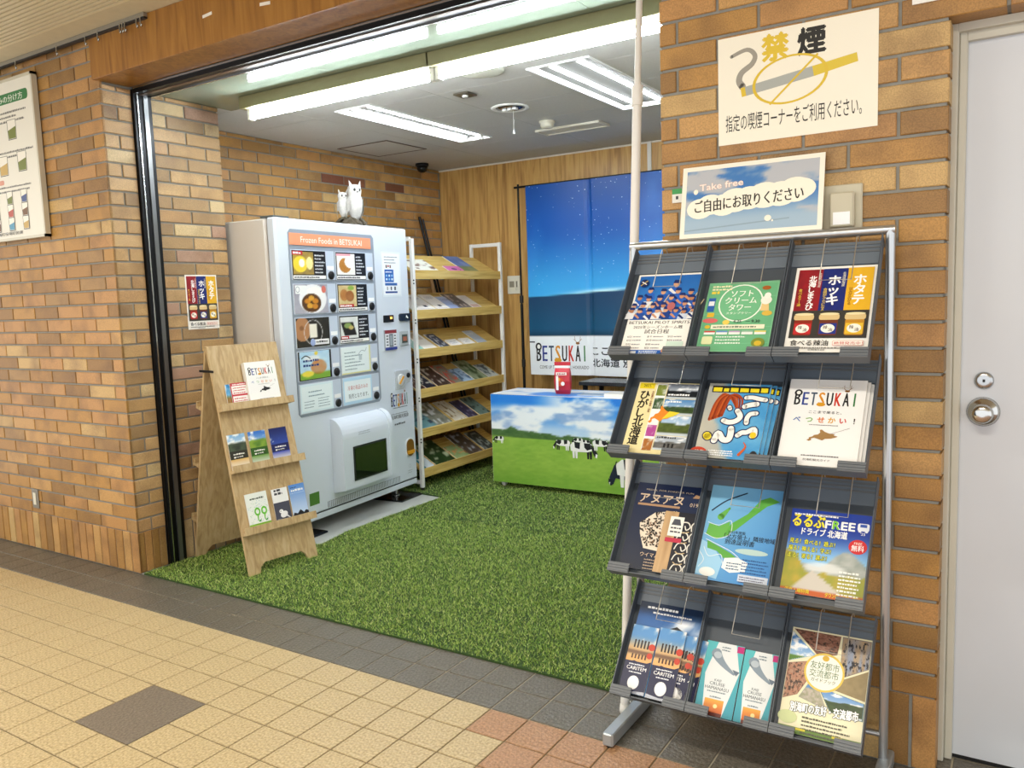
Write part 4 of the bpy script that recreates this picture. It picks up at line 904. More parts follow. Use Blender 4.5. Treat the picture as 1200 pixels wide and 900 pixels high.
# row 2, pocket 2 : blue illustrated magazine, fanned copies
def fish_art(w, h, t):
    A = Art(w, h, t, '#4a9ad0')
    A.photo(0, 0, w, h, lambda U, V: mixc(mixc('#c9c4b0', '#8f98a0', fbm(U*3, V*3, 2)), mixc('#2f86c8', '#7fbfe0', fbm(U*4, V*6, 8)), step(U+V*.25-fbm(U*2, V*4, 6)*.6, .1, .25)), 26, 30)
    A.rect(w*.06, h-.030, w*.98, h-.008, '#1c1c20'); A.lines(w*.08, h-.027, w*.97, 1, .01, .016, '#ecd82a', 6, .02)
    for q in range(7): A.path([(w*(.12+.03*q), h*(.50+.01*q)), (w*(.16+.04*q), h*(.72+.02*q)), (w*(.28+.05*q), h*(.86-.012*q)), (w*(.46+.02*q), h*(.74-.03*q))], .009, ('#a8441e', '#c05a28', '#8c3416')[q % 3], .004)
    q_ = lambda pts: [(w*(x-60)/570, h*(800-y)/650) for x, y in pts]
    for pts, wd in (([(425, 272), (480, 268), (540, 278), (600, 286)], .013), ([(425, 350), (470, 335), (530, 325)], .015), ([(290, 362), (298, 374)], .012), ([(262, 480), (310, 492), (370, 480), (405, 440), (370, 390)], .015), ([(470, 490), (468, 450), (490, 415), (540, 405)], .013), ([(415, 600), (450, 575), (490, 570), (550, 540), (562, 590), (540, 600)], .014), ([(215, 655), (240, 590), (290, 640), (340, 640), (352, 590), (345, 545)], .017), ([(140, 615), (150, 625)], .022)):
        A.path(q_(pts), wd+.006, '#1a2456'); A.path(q_(pts), wd, '#f3f2ec' if wd < .02 else '#ecd83a')
    A.ell(w*.86, h*.32, w*.05, h*.04, '#ecc82a')
    A.ell(w*.06, h*.06, w*.14, h*.07, '#c8452e'); A.text('特集', w*.075, h*.045, h*.045, '#f6efe0', 'c', .02); A.lines(w*.22, h*.085, w*.62, 3, h*.026, h*.016, '#f2f4f6', 4, .3); A.path([(w*.70, h*.06), (w*.78, h*.16), (w*.74, h*.22)], .008, '#d0602c', .002); A.ell(w*.92, h*.06, w*.06, h*.06, '#2a2a30')
    return A
for q in range(3):
    in_pocket(fish_art(.176, .240, .004), 'illustrated_magazine', 1, 1, .021+.009*(2-q), .013+.004*(2-q), ('rear copy of the fanned blue illustrated magazines, showing a strip at its right edge', 'middle copy of the fanned blue illustrated magazines', 'front copy of the blue illustrated magazines with red hair drawing')[q], 'magazine', .004+.0055*q, -1.2*(2-q), 'blue illustrated magazines')
# row 2, pocket 3 : white BETSUKAI magazines
def bets_art(w, h, t, isle='#a07c4c'):
    A = Art(w, h, t, '#f1f0ee'); logo(A, w*.08, h*.69, w*.84, h*.18); A.text('ここまで来ると、', w*.52, h*.595, h*.030, '#2a2a2c', 'c', .015, w*.42)
    xs = (.17, .33, .48, .62, .76, .90); cs = ('#2b5fa8', '#6aa83a', '#d9701e', '#d9a01e', '#c8321e', '#1d1d1f')
    for ch, x, c in zip('べつせかい！', xs, cs): A.text(ch, w*x, h*.49, h*.062, c, 'c', .02)
    A.lines(w*.34, h*.455, w*.72, 1, .01, h*.010, '#8a8a8c', 3, .1)
    hokkaido(A, w*.33, h*.27, w*.40, h*.14, isle); A.line(w*.62, h*.36, w*.86, h*.44, .0008, '#6a6a6c')
    A.lines(w*.30, h*.105, w*.78, 1, .01, h*.014, '#6a6a6e', 3, .1); A.text('別海町観光ガイド', w*.5, h*.055, h*.022, '#4a4a4e', 'c', .0, w*.34)
    return A
for q, (du, lab) in enumerate(((.016, 'rear white multicoloured-title magazine, right edge of a fanned stack in the rack'), (.008, 'middle white multicoloured-title magazine of a fanned stack in the rack'), (0, 'front white magazine with a multicoloured title in the rack, full cover visible'))):
    in_pocket(bets_art(.196, .262, .004), 'town_magazine', 1, 2, .012+du, .012-.002*(2-q), lab, 'magazine', .004+.0055*q, 0, 'white town magazines in the rack')
# row 3, pocket 1 : navy magazine and a wooden-look leaflet
w, h = .208, .275; A = Art(w, h, .004, '#152440'); A.rect(0, 0, w, h, '#0f1c34', '#16264a')
A.text('PEDAL FOR FOREVER FUN', w*.5, h-.024, .006, '#c8b8a0', 'c', .0, w*.72); A.text('アヌアヌ', w*.40, h-.062, .028, '#d8bfa4', 'c', .02, w*.66); A.rect(w*.06, h-.074, w*.70, h-.067, '#b08a68'); A.text('019', w*.90, h-.064, .014, '#d8bfa4', 'c', .0); A.poly([(w*.86, h-.036), (w*.95, h-.036), (w*.97, h-.028), (w*.90, h-.024)], '#b08a68')
hexp = [(w*.20, h*.40), (w*.30, h*.24), (w*.60, h*.22), (w*.98, h*.30), (w*.98, h*.60), (w*.66, h*.70), (w*.36, h*.66), (w*.16, h*.52)]
A.poly(hexp, '#e6d8c4'); r2 = random.Random(4)
for q in range(420):
    x, y = r2.uniform(.17, .97)*w, r2.uniform(.27, .69)*h
    if inside(np.array([[x, y]]), hexp)[0]: A.z -= A.STEP*(q % 8 > 0); A.ell(x, y, .0040, .0021, r2.choice(['#16120f', '#2a211c', '#8a6a50', '#1a1614']), 6, r2.uniform(0, 180))
A.text('ウイマム', w*.42, h*.15, .012, '#d8bfa4', 'c', .01); A.lines(w*.36, h*.11, w*.6, 4, .009, .004, '#b09a84', 4, .3)
in_pocket(A, 'navy_magazine', 2, 0, .021, .022, 'dark navy magazine with bronze katakana title, behind the wood pattern leaflet', 'magazine')
w, h = .100, .190; A = Art(w, h, .003, '#c9a878'); A.photo(0, 0, w, h, lambda U, V: mixc('#d2b084', '#a8845a', fbm(U*14, V*2, 3)), 20, 14); A.rect(w*.42, 0, w, h, '#191c28')
for q in range(5):
    y_ = h*(.06+.17*q)
    A.path([(w*.50, y_), (w*.58, y_+h*.09), (w*.76, y_+h*.10), (w*.84, y_+h*.03), (w*.74, y_-h*.02), (w*.68, y_+h*.04)], .0035, '#e8e4da'); A.path([(w*.90, y_-h*.03), (w*.88, y_+h*.06), (w*.96, y_+h*.12)], .0035, '#e8e4da'); A.path([(w*.55, y_-h*.04), (w*.66, y_-h*.07), (w*.82, y_-h*.05)], .003, '#c8b088')
A.rect(w*.20, h*.60, w*.62, h*.92, '#f2efe6'); A.poly([(w*.26, h*.78), (w*.56, h*.78), (w*.50, h*.88), (w*.32, h*.88)], '#4a4e58'); A.lines(w*.26, h*.72, w*.58, 2, .012, .006, '#4a4e58', 3, .1); A.rect(w*.16, h*.50, w*.66, h*.57, '#c0304a')
in_pocket(A, 'pattern_leaflet', 2, 0, .130, .020, 'narrow wood pattern leaflet with white and black curls, in front of the navy magazine', 'leaflet', .012)
# row 3, pocket 2 : blue map
w, h = .208, .288; A = Art(w, h, .003, '#6fb2de'); A.photo(0, 0, w, h, lambda U, V: mixc('#3f86cc', '#8cc8e8', .5*V+.5*(1-U)), 10, 10)
A.poly([(0, h*.05), (w*.30, h*.02), (w*.34, h*.20), (w*.16, h*.36), (0, h*.40)], '#9fd0ee')
A.poly([(w*.08, h*.40), (w*.22, h*.36), (w*.42, h*.30), (w*.56, h*.24), (w*.50, h*.20), (w*.34, h*.24), (w*.24, h*.30), (w*.10, h*.32)], '#5fa848'); A.poly([(w*.04, h*.46), (w*.20, h*.42), (w*.36, h*.48), (w*.34, h*.62), (w*.20, h*.56), (w*.06, h*.58)], '#6ab450')
A.poly([(w*.28, h*.46), (w*.36, h*.60), (w*.56, h*.72), (w*.70, h*.88), (w*.82, h*.92), (w*.96, h*.88), (w*.80, h*.82), (w*.64, h*.70), (w*.44, h*.54)], '#5fae46'); A.path([(w*.06, h*.72), (w*.24, h*.84), (w*.50, h*.94)], .004, '#1f2f4a'); A.path([(w*.20, h*.66), (w*.30, h*.76)], .02, '#6ab450', .006)
for pts in ([(w*.02, h*.47), (w*.20, h*.43), (w*.37, h*.49), (w*.35, h*.63), (w*.20, h*.57), (w*.04, h*.59)], [(w*.06, h*.41), (w*.22, h*.37), (w*.44, h*.31), (w*.58, h*.24)], [(w*.05, h*.33), (w*.14, h*.24), (w*.30, h*.27), (w*.36, h*.17), (w*.50, h*.19)], [(0, h*.28), (w*.08, h*.20), (w*.03, h*.12)]): A.path(pts, .0016, '#eef4f4')
A.text('2025年度版', w*.34, h*.50, .008, '#15202e', 'l', .02); A.text('「北方領土」隣接地域', w*.30, h*.445, .0135, '#10161e', 'l', .03, w*.68); A.text('到達証明書', w*.32, h*.39, .0135, '#10161e', 'l', .03, w*.40)
A.poly([(w*.34, h*.14), (w*.46, h*.10), (w*.66, h*.13), (w*.68, h*.22), (w*.52, h*.26), (w*.36, h*.24)], '#f2f4f2'); A.lines(w*.40, h*.19, w*.62, 3, .008, .004, '#4a6a8a', 3, .3); A.ell(w*.16, h*.08, w*.11, h*.045, '#eef0ec'); A.ell(w*.70, h*.33, w*.22, h*.03, '#b8d4d0'); A.lines(w*.60, h*.24, w*.96, 6, .009, .004, '#2a5a94', 5, .2); A.rect(w*.58, h*.03, w*.97, h*.10, '#cfd8e8'); A.lines(w*.60, h*.07, w*.95, 3, .007, .003, '#4a4a6a', 5, .1)
in_pocket(A, 'map_leaflet', 2, 1, .018, .024, 'light blue map leaflet with green peninsula coastline', 'leaflet')
# row 3, pocket 3 : blue drive magazine
w, h = .208, .240; A = Art(w, h, .004, '#2456b0')
def drive(U, V):
    c = mixc('#8ec4ec', '#1a3a9a', step(V, .40, .80)); hl = .34+.12*fbm(U*2.5, U*0, 7)+.14*step(U, .45, .72)*step(1.05-U, 0, .3)
    c = mixc(c, mixc('#c9cbc6', '#7f8c86', fbm(U*9, V*12, 4)), step(hl-V, 0, .025)); c = mixc(c, '#eef0ee', step(-((U-.5)/.3)**2-((V-.33)/.07)**2, -1, -.4)*.7)
    c = mixc(c, mixc('#8a9a3a', '#c8a840', fbm(U*12, V*12, 5)), step(.28-V+.22*step(.30-U, 0, .2)+.06*(fbm(U*14, V*14, 9)-.5), 0, .03))
    c = mixc(c, '#cfc8bc', step(.30-V-abs(U-.42+.3*(V-.1))*.75, 0, .02)); return mixc(c, '#c8602c', step(.07-V, 0, .02))
A.photo(0, 0, w, h, drive, 36, 40)
A.text('るるぶ', w*.03, h*.80, .034, '#f4e23a', 'l', .03, w*.40, outline='#1a2a6a', ow=.03); A.text('FREE', w*.44, h*.80, .026, '#f6f6f4', 'l', .03, w*.36); A.text('R', w*.535, h*.80, .026, '#7fc832', 'l', .03, w*.075)
A.text('ドライブ 北海道', w*.16, h*.70, .018, '#f6f6f4', 'l', .025, w*.56); A.rrect(w*.83, h*.81, w*.97, h*.90, .005, '#e8ecf4'); A.rect(w*.86, h*.855, w*.94, h*.89, '#3a5ab0'); A.ell(w*.86, h*.81, .004, .004, '#e8ecf4', 10); A.ell(w*.94, h*.81, .004, .004, '#e8ecf4', 10); A.text("'25", w*.90, h*.76, .009, '#f0f0f4', 'c', .02)
A.ell(w*.86, h*.62, w*.11, h*.085, '#d02a30'); A.text('FREE', w*.86, h*.645, .008, '#fff4e8', 'c', .0); A.text('無料', w*.86, h*.575, .015, '#ffffff', 'c', .03, w*.15)
for i, s in enumerate(('見る！食べる！遊ぶ！', '撮る！映える！学ぶ！', '走る！寄る！選ぶ！')): A.text(s, w*.03, h*(.585-.085*i), .0125, '#f2ea3a', 'l', .03, w*(.56-.04*i), outline='#1a4a2a', ow=.03)
A.lines(w*.04, h*.93, w*.6, 1, .01, .005, '#f0f0f4', 3, .1); A.lines(w*.68, h*.30, w*.94, 8, .010, .0055, '#f4f4ee', 5, .15); A.text('ダウンロードクーポン', w*.55, h*.015, .011, '#f2e03a', 'l', .03, w*.40); A.text('温泉入場特典', w*.06, h*.02, .010, '#f2e03a', 'l', .03, w*.30)
in_pocket(A, 'drive_magazine', 2, 2, .020, .024, 'blue drive magazine with yellow title and road photo', 'magazine')
# row 4, pocket 1 : aurora sheet behind two navy brochures
w, h = .212, .285; A = Art(w, h, .002, '#3a7ac0'); A.photo(0, 0, w, h, lambda U, V: mixc(sky(U, V, '#1c4f94', '#7fb4e4', 5, .55, 3), '#122a4a', step(V, .86, .9)), 16, 16); A.lines(w*.12, h*.93, w*.6, 1, .01, .008, '#f4f6fa', 3, .1); A.lines(w*.22, h*.88, w*.85, 1, .01, .006, '#f4f6fa', 5, .1)
A.poly([(w*.38, h*.70), (w*.62, h*.78), (w*.90, h*.68), (w*.60, h*.70)], '#22262c'); A.poly([(w*.86, h*.60), (w*.98, h*.66), (w*.92, h*.54)], '#22262c')
in_pocket(A, 'sky_leaflet', 3, 0, .018, .014, 'blue sky leaflet half hidden behind the navy night-beach brochures', 'leaflet')
def cari(w, h):
    A = Art(w, h, .003, '#161c48')
    def f(U, V):
        c = mixc('#d9b07a', '#5a94cc', step(V, .30, .75)); c = mixc(c, '#f2f0ea', step(fbm(U*4, V*4, 3), .5, .75)*step(V, .4, .6)); c = mixc(c, '#7a5a44', step(.34-V, 0, .04)*(V > .18)); return mixc(c, '#e8b070', step(.16-V, 0, .05))
    A.photo(0, h*.46, w, h, f, 18, 18)
    for k in range(5):
        x = w*(.22+.13*k); A.rect(x-.0025, h*.66, x+.0025, h*.75, '#241c22'); A.ell(x, h*.765, .003, .004, '#2c2020', 8); A.rect(x-.0025, h*.50, x+.0025, h*.57, '#4a2c20')
    A.ell(w*.90, h*.70, w*.13, h*.05, '#c8402c'); A.ell(w*.88, h*.57, w*.11, h*.045, '#c8402c'); A.poly([(0, h*.42), (w*.35, h*.47), (w*.7, h*.43), (w, h*.49), (w, 0), (0, 0)], '#151a44')
    A.text('CARITEM', w*.5, h*.335, .0125, '#f4f4f6', 'c', .03, w*.76); A.lines(w*.18, h*.405, w*.8, 1, .01, .0042, '#e4e6ee', 3, .1); A.lines(w*.24, h*.292, w*.75, 1, .01, .004, '#e4e6ee', 3, .1); A.ell(w*.5, h*.155, w*.22, h*.098, '#f2f2f2'); A.poly([(0, 0), (w, 0), (w, h*.05), (w*.5, h*.03), (0, h*.055)], '#b8bcc8')
    return A
for q in range(3): in_pocket(cari(.078, .205), 'night_brochure', 3, 0, .140+.013*q, .012-.001*q, ('hidden navy brochure behind the pair, its photo edge showing', 'navy brochure copy peeping out to the right of the pair', 'rightmost navy brochure copy peeping out of the lower left pocket')[q], 'leaflet', .006-.0005*q*0+.0002*(2-q), -1.5*q, 'navy night beach brochures')
in_pocket(cari(.082, .205), 'night_brochure', 3, 0, .017, .014, 'left one of the two full navy brochures with a white oval', 'leaflet', .012, 0, 'navy night beach brochures')
in_pocket(cari(.082, .212), 'night_brochure', 3, 0, .104, .012, 'right one of the two full navy brochures with a white oval', 'leaflet', .0125, 0, 'navy night beach brochures')
# row 4, pocket 2 : two turquoise cruise leaflets
def cruise(w, h):
    A = Art(w, h, .002, '#4fb4bc'); A.rect(0, 0, w, h, '#3f9cb0', '#5cc0c4'); A.poly([(w*.22, 0), (w*.72, 0), (w*.98, h*.62), (w*.78, h), (w*.30, h), (w*.10, h*.55)], '#e6eaea')
    A.photo(w*.22, 0, w*.72, h*.22, lambda U, V: mixc('#c8502c', '#f2b04a', V), 6, 6); A.rect(w*.22, h*.0, w*.72, h*.045, '#6a2c24'); A.ell(w*.52, h*.13, .006, .006, '#f8e6a0', 12)
    A.path([(w*.30, h*.84), (w*.42, h*.76), (w*.60, h*.68), (w*.84, h*.60)], .030, '#8a9aa8', .006); A.poly([(w*.78, h*.66), (w*.98, h*.64), (w*.90, h*.58)], '#6a7a8a'); A.ell(w*.34, h*.82, .012, .010, '#b8c4cc', 12)
    A.text('KAIJI', w*.47, h*.46, .008, '#4a5a64', 'c', .0); A.text('CRUISE', w*.47, h*.405, .010, '#4a5a64', 'c', .0, w*.40); A.text('HAMANASU', w*.48, h*.345, .0105, '#3f4e58', 'c', .0, w*.62); A.lines(w*.24, h*.31, w*.74, 1, .01, .0035, '#7a8a94', 3, .1); A.lines(w*.34, h*.24, w*.64, 1, .01, .004, '#7a8a94', 4, .1); A.rect(w*.82, h*.90, w, h*.99, '#c02a7a'); A.lines(w*.42, h*.93, w*.66, 2, .008, .004, '#7a8a94', 4, .2)
    return A
in_pocket(cruise(.110, .208), 'cruise_leaflet', 3, 1, .017, .009, 'left turquoise cruise leaflet in the lowest row of the rack', 'leaflet', .005, 0, 'turquoise cruise leaflets')
in_pocket(cruise(.097, .203), 'cruise_leaflet', 3, 1, .130, .009, 'right turquoise cruise leaflet, next to the photo collage guidebook', 'leaflet', .005, 0, 'turquoise cruise leaflets')
# row 4, pocket 3 : collage guidebook
w, h = .210, .286; A = Art(w, h, .004, '#f3edd0'); A.rect(0, 0, w, h, '#f2ecc8'); A.rect(0, 0, w, h*.06, '#6a8a3c')
def polyphoto(A, pts, f, n=40):
    z = A.up(); xs = [p[0] for p in pts]; ys = [p[1] for p in pts]; x0, x1, y0, y1 = min(xs), max(xs), min(ys), max(ys)
    U, V = np.meshgrid((np.arange(n)+.5)/n, (np.arange(n)+.5)/n); c = np.clip(f(U, V), 0, 1); ins = inside(np.c_[(x0+(x1-x0)*U).ravel(), (y0+(y1-y0)*V).ravel()], pts).reshape(n, n)
    c = np.where(c <= .04045, c/12.92, ((c+.055)/1.055)**2.4); dx, dy = (x1-x0)/n, (y1-y0)/n
    A.poly(pts, '#%02x%02x%02x' % tuple(int(255*np.clip(v, 0, 1)) for v in np.clip(f(U, V), 0, 1)[ins].mean(0))); z = A.up()
    for j in range(n):
        for i in range(n):
            if ins[j, i] and all(inside(np.array([[x0+dx*(i+a), y0+dy*(j+b_)] for a in (0, 1) for b_ in (0, 1)]), pts)):
                A.raw([(x0+dx*i, y0+dy*j, z), (x0+dx*(i+1), y0+dy*j, z), (x0+dx*(i+1), y0+dy*(j+1), z), (x0+dx*i, y0+dy*(j+1), z)], [[0, 1, 2, 3]], [tuple(c[j, i])]*4)
g_ = .0015
crowd = lambda s, a, b_: (lambda U, V: mixc(mixc(a, b_, fbm(U*22, V*22, s)), '#2a2422', .8*step(fbm(U*18, V*18, s+2), .50, .72)))
polyphoto(A, [(g_, h*.66), (w*.34, h*.76), (g_, h*.96)], lambda U, V: mixc(sky(U, V, '#2f72c0', '#cfe4f4', 4, .45, 5), '#5f8a3a', step(.25-V, 0, .06)))
polyphoto(A, [(.004, h*.985), (w*.62, h*.985), (w*.60, h*.80), (w*.38, h*.75)], crowd(3, '#6a3c30', '#b8907a'))
polyphoto(A, [(w*.64, h*.985), (w-g_, h*.985), (w-g_, h*.72), (w*.66, h*.58)], lambda U, V: mixc(mixc('#b89a74', '#8a9ab8', vn(U*10, V*3, 3)), '#22222a', .9*step(fbm(U*16, V*12, 5), .55, .68)))
polyphoto(A, [(w-g_, h*.70), (w*.66, h*.56), (w*.60, h*.47), (w-g_, h*.42)], lambda U, V: mixc('#a8946a', '#8a7a54', fbm(U*6, V*6, 2)))
polyphoto(A, [(g_, h*.64), (w*.30, h*.70), (w*.34, h*.60), (w*.18, h*.36), (g_, h*.30)], crowd(8, '#a86a50', '#c8a890'))
polyphoto(A, [(w*.35, h*.56), (w*.56, h*.27), (w*.20, h*.34)], lambda U, V: mixc(mixc('#d8c8c4', '#8a8f6a', fbm(U*14, V*14, 4)), '#5f92c8', step(V, .55, .62)))
polyphoto(A, [(w*.42, h*.47), (w-g_, h*.40), (w-g_, h*.24), (w*.60, h*.26)], sea_mt(6, '#4f8ad0', '#4a6438', '#2c3c24'))
A.ell(w*.47, h*.61, w*.25, h*.185, '#e8c85a', 32); A.ell(w*.47, h*.61, w*.225, h*.165, '#f8f6ea', 32); A.ell(w*.47, h*.745, .009, .008, '#d9b03a', 12)
A.text('友好都市', w*.47, h*.640, .018, '#4f7a4a', 'c', .0, w*.36); A.text('交流都市', w*.47, h*.563, .018, '#4f7a4a', 'c', .0, w*.36); A.text('ガイドブック', w*.47, h*.515, .009, '#4f6a4a', 'c', .01, w*.30)
A.text('別海町の友好・交流都市', w*.12, h*.205, .022, '#ffffff', 'l', .03, w*.82, rot=3, outline='#3a4a34', ow=.045)
A.lines(w*.28, h*.155, w*.92, 5, .010, .0048, '#5a5a48', 5, .25); A.ell(w*.10, h*.14, w*.12, h*.06, '#cfd8a0')
for x in (.22, .66): A.rect(w*x, h*.035, w*(x+.12), h*.055, '#d8c83a')
in_pocket(A, 'guidebook', 3, 2, .016, .016, 'photo collage guidebook with a round yellow centre badge, lowest right pocket', 'magazine')

# ================================================================ WOODEN A-FRAME STAND
PLY = wood_mat('light_oak', '#a68a60', '#bda276', '#c8b088', (14, 14, 1.0), .5)
AFA = Vector((-3.318, .225, 0)); au = Vector((.063, .399, 0)).normalized(); anv = Vector((au.y, -au.x, 0))
AF = empty('wooden_display_stand', AFA+anv*-.29, math.atan2(au.y, au.x)); tag(AF, 'light oak A-frame leaflet stand on the turf in front of the vending machine', 'display stand')
# local: x along the panel, -y towards the viewer side (front panel), z up
AWD, AH, AS = .412, 1.180, .285
def a_panel(sgn):
    base = Vector((0, -sgn*AS, .008)); top = Vector((0, -sgn*.012, AH)); v = (top-base)
    return frame(base, (1, 0, 0) , v), v.length
out = [(0, 0), (.060, 0), (.068, .03), (.095, .052), (.317, .052), (.344, .03), (.352, 0), (AWD, 0)]
FF, FL = a_panel(1); FB_, _ = a_panel(-1)
MB().prism(out+[(AWD, FL), (0, FL)], -.016, 0, FF).build('front_panel', PLY, AF)
MB().prism(out+[(AWD, FL), (0, FL)], 0, .016, FB_).build('back_panel', PLY, AF)
LEDGES = (.868, .545, .222)
for v in LEDGES:
    for F, sg in ((FF, 1), (FB_, -1)):
        l = MB().box(-.004, v-.014, 0, AWD+.012, v, sg*.036, M=F) if sg > 0 else MB().box(-.004, v-.014, -.036, AWD+.012, v, 0, M=F)
        l.box(-.004, v-.014, .036*sg if sg > 0 else -.048, AWD+.012, v+.024, .048 if sg > 0 else -.036, M=F)
        l.build('ledge', PLY, AF)
MB().box(-.006, -.07, AH-.135, -.001, .07, AH-.123).build('strap', BP, AF)
def on_stand(A, name, u, row, label, lift=.003, lean=0):
    M = AF.matrix_basis @ FF @ Matrix.Translation((u, LEDGES[row]+.001, lift)) @ Matrix.Rotation(math.radians(lean), 4, 'Z')
    return tag(A.build(name, M), label, 'leaflet')
A = bets_art(.184, .228, .030, '#1d1d1f'); on_stand(A, 'town_booklet', .172, 0, 'thick white booklet with a multicoloured title on the top ledge of the wooden stand')
A = Art(.048, .125, .006, '#d8e4ee'); A.photo(0, 0, .048, .125, lambda U, V: mixc(sky(U, V, '#2a7fc0', '#bfe0f0', 3, .5, 3), mixc('#c86a3a', '#4a8a4a', vn(U*5, V*9, 2)), step(.55-V, 0, .1)), 10, 16); on_stand(A, 'photo_card', .055, 0, 'small blue photo card at the left end of the stand top ledge')
A = Art(.100, .128, .004, '#c8404a'); A.rect(.006, .068, .094, .112, '#f6f4f0'); A.rect(.006, .008, .094, .058, '#f6f4f0'); A.lines(.012, .098, .09, 3, .013, .006, '#c85a60', 3, .2); A.lines(.012, .042, .09, 3, .013, .006, '#c85a60', 5, .2); A.lines(.012, .116, .09, 1, .01, .007, '#f6e8e8', 3, .1); on_stand(A, 'red_flyer', .080, 0, 'red and white flyer beside the thick white booklet on the wooden stand', .012)
def tall(w, h, f, band, low): 
    A = Art(w, h, .003, '#f4f2ec'); A.photo(0, h*.52, w, h, f, 14, 16); A.rect(0, h*.30, w, h*.53, band); A.rect(0, 0, w, h*.30, '#f4f4ee', low); A.lines(w*.2, h*.42, w*.85, 2, .016, .008, '#f0efe8', 4, .2); A.rect(w*.3, h*.335, w*.85, h*.352, '#22241c'); return A
on_stand(tall(.102, .185, lambda U, V: mixc(sky(U, V, '#7ab0e0', '#e8f0f4', 6, .4, 4), mixc('#4a5a44', '#2a3028', vn(U*7, V*7, 3)), step(.5-V+.1*vn(U*5, U*0, 2), 0, .1)), '#2c2a20', '#d8b060'), 'lake_leaflet', .012, 1, 'tall leaflet with a lake photo, left one on the middle ledge of the stand')
on_stand(tall(.102, .185, lambda U, V: mixc(sky(U, V, '#2a6ac8', '#cfe4f4', 8, .5, 4), mixc('#8aa83a', '#4f7a2c', vn(U*7, V*7, 3)), step(.5-V+.1*vn(U*5, U*0, 2), 0, .1)), '#2f5a1c', '#6a9a3a'), 'meadow_leaflet', .132, 1, 'tall leaflet with a green meadow photo, centre of the stand middle ledge')
on_stand(tall(.108, .185, lambda U, V: mixc(mixc('#2f4aa0', '#16205c', V), '#d8e0e8', step(vn(U*6, V*6, 8), .78, .9)*step(.5-V, 0, .2)), '#141c58', '#3a4ab0'), 'night_leaflet', .256, 1, 'tall leaflet with a dark blue night photo on the stand middle ledge')
w, h = .126, .190; A = Art(w, h, .004, '#eef3ee'); A.rect(0, 0, w, h*.16, '#8ac43a'); A.rect(0, 0, w, h*.08, '#f2f4ee')
r2 = random.Random(2)
for k in range(90): A.z -= A.STEP*(k > 0); A.rect(*(lambda x, y: (x, y, x+.004, y+.0025))(r2.uniform(.004, w-.01), r2.uniform(h*.16, h*.78)), r2.choice(['#8fb4d0', '#a8d0a8', '#c8dce8', '#7fb48a']))
for x in (.45, .76): A.ring(w*x, h*.48, .017, .022, .008, '#6ac03a'); A.path([(w*x, h*.36), (w*x-.002, h*.28), (w*x+.003, h*.20)], .008, '#6ac03a', .004); A.poly([(w*x, h*.22), (w*x+.016, h*.27), (w*x+.010, h*.19)], '#3fa04a')
A.lines(w*.2, h*.82, w*.85, 1, .01, .009, '#4a5a50', 3, .1); on_stand(A, 'green_map_leaflet', .047, 2, 'white leaflet with green looping leaf drawing on the bottom ledge of the stand')
w, h = .095, .185; A = Art(w, h, .004, '#f4f4f4'); A.rect(0, 0, w, h*.60, '#4a4c5c'); A.lines(w*.15, h*.82, w*.7, 2, -.018, .014, '#3a3c44', 3, .3); A.ell(w*.55, h*.24, w*.24, h*.09, '#f0f0f2', 18, 20); A.ell(w*.40, h*.34, w*.13, h*.055, '#f4f4f6'); A.path([(w*.7, h*.2), (w*.92, h*.10)], .010, '#e8e8ec', .004); A.ell(w*.36, h*.345, .003, .003, '#101014', 8); A.line(w*.1, h*.12, w*.9, h*.06, .008, '#8a8c98'); on_stand(A, 'bird_leaflet', .203, 2, 'grey leaflet with a white bird, middle of the bottom ledge')
w, h = .098, .188; A = Art(w, h, .004, '#6fa4e0'); A.rect(0, 0, w, h, '#cfe2f6', '#4f8ad8'); A.poly([(0, 0), (w, 0), (w, h*.18), (w*.85, h*.22), (w*.7, h*.16), (w*.5, h*.26), (w*.3, h*.16), (w*.1, h*.2), (0, h*.12)], '#20242c'); A.lines(w*.1, h*.90, w*.5, 1, .01, .006, '#2a4a7a', 3, .1); A.lines(w*.12, h*.80, w*.9, 1, .01, .012, '#f4f6fa', 4, .05); A.line(w*.05, h*.75, w*.95, h*.75, .001, '#e8f0fa'); on_stand(A, 'blue_sky_leaflet', .308, 2, 'pale blue leaflet with a dark treeline at the right end of the bottom ledge')

# ================================================================ WHITE RACK OF TILTED SHELVES (behind the machine)
SRX, SY0, SY1 = -3.70, 2.125, 3.235
SR = empty('leaflet_shelf_rack', (SRX, (SY0+SY1)/2, 0), math.pi/2); hl = (SY1-SY0)/2      # local x along +y world, local -y = out of the front (+x world)
tag(SR, 'white steel rack with six tilted oak shelves of leaflets beside the vending machine', 'shelf rack')
WST = mat('white_steel', '#e6e7e4', .35); SHW = wood_mat('yellow_oak', '#bd9a4c', '#d6b768', '#e0c67e', (.8, 12, 12), .45)
for s in (-1, 1):
    x = s*(hl+.014)
    MB().box(x-.013, -.013, .025, x+.013, .015, 1.815 if s < 0 else 1.83, c=.002).build('post', WST, SR)
    MB().box(x-.011, .27, .025, x+.011, .296, 1.83, c=.002).build('post', WST, SR)
    MB().box(x-.0105, .015, 1.80, x+.0105, .27, 1.828, c=.002).build('top_rail', WST, SR)
    MB().box(x-.0105, .015, .05, x+.0105, .27, .075, c=.002).build('bottom_rail', WST, SR)
    for y in (0, .283): MB().cyl((x, y, 0), (x, y, .025), .014, n=10).build('caster', BP, SR)
SHZ = (1.595, 1.312, 1.030, .742, .452, .158)
SHF = []
for z in SHZ:
    M = frame((-hl, .010, z-.016), (1, 0, 0), (0, .24, .140)); SHF.append(M)
    p = MB().box(0, 0, -.012, 2*hl, .278, 0, M=M).build('shelf', SHW, SR)
    MB().box(-hl+.001, -.010, z-.064, hl-.001, .008, z, c=.002).build('front_lip', SHW, p)
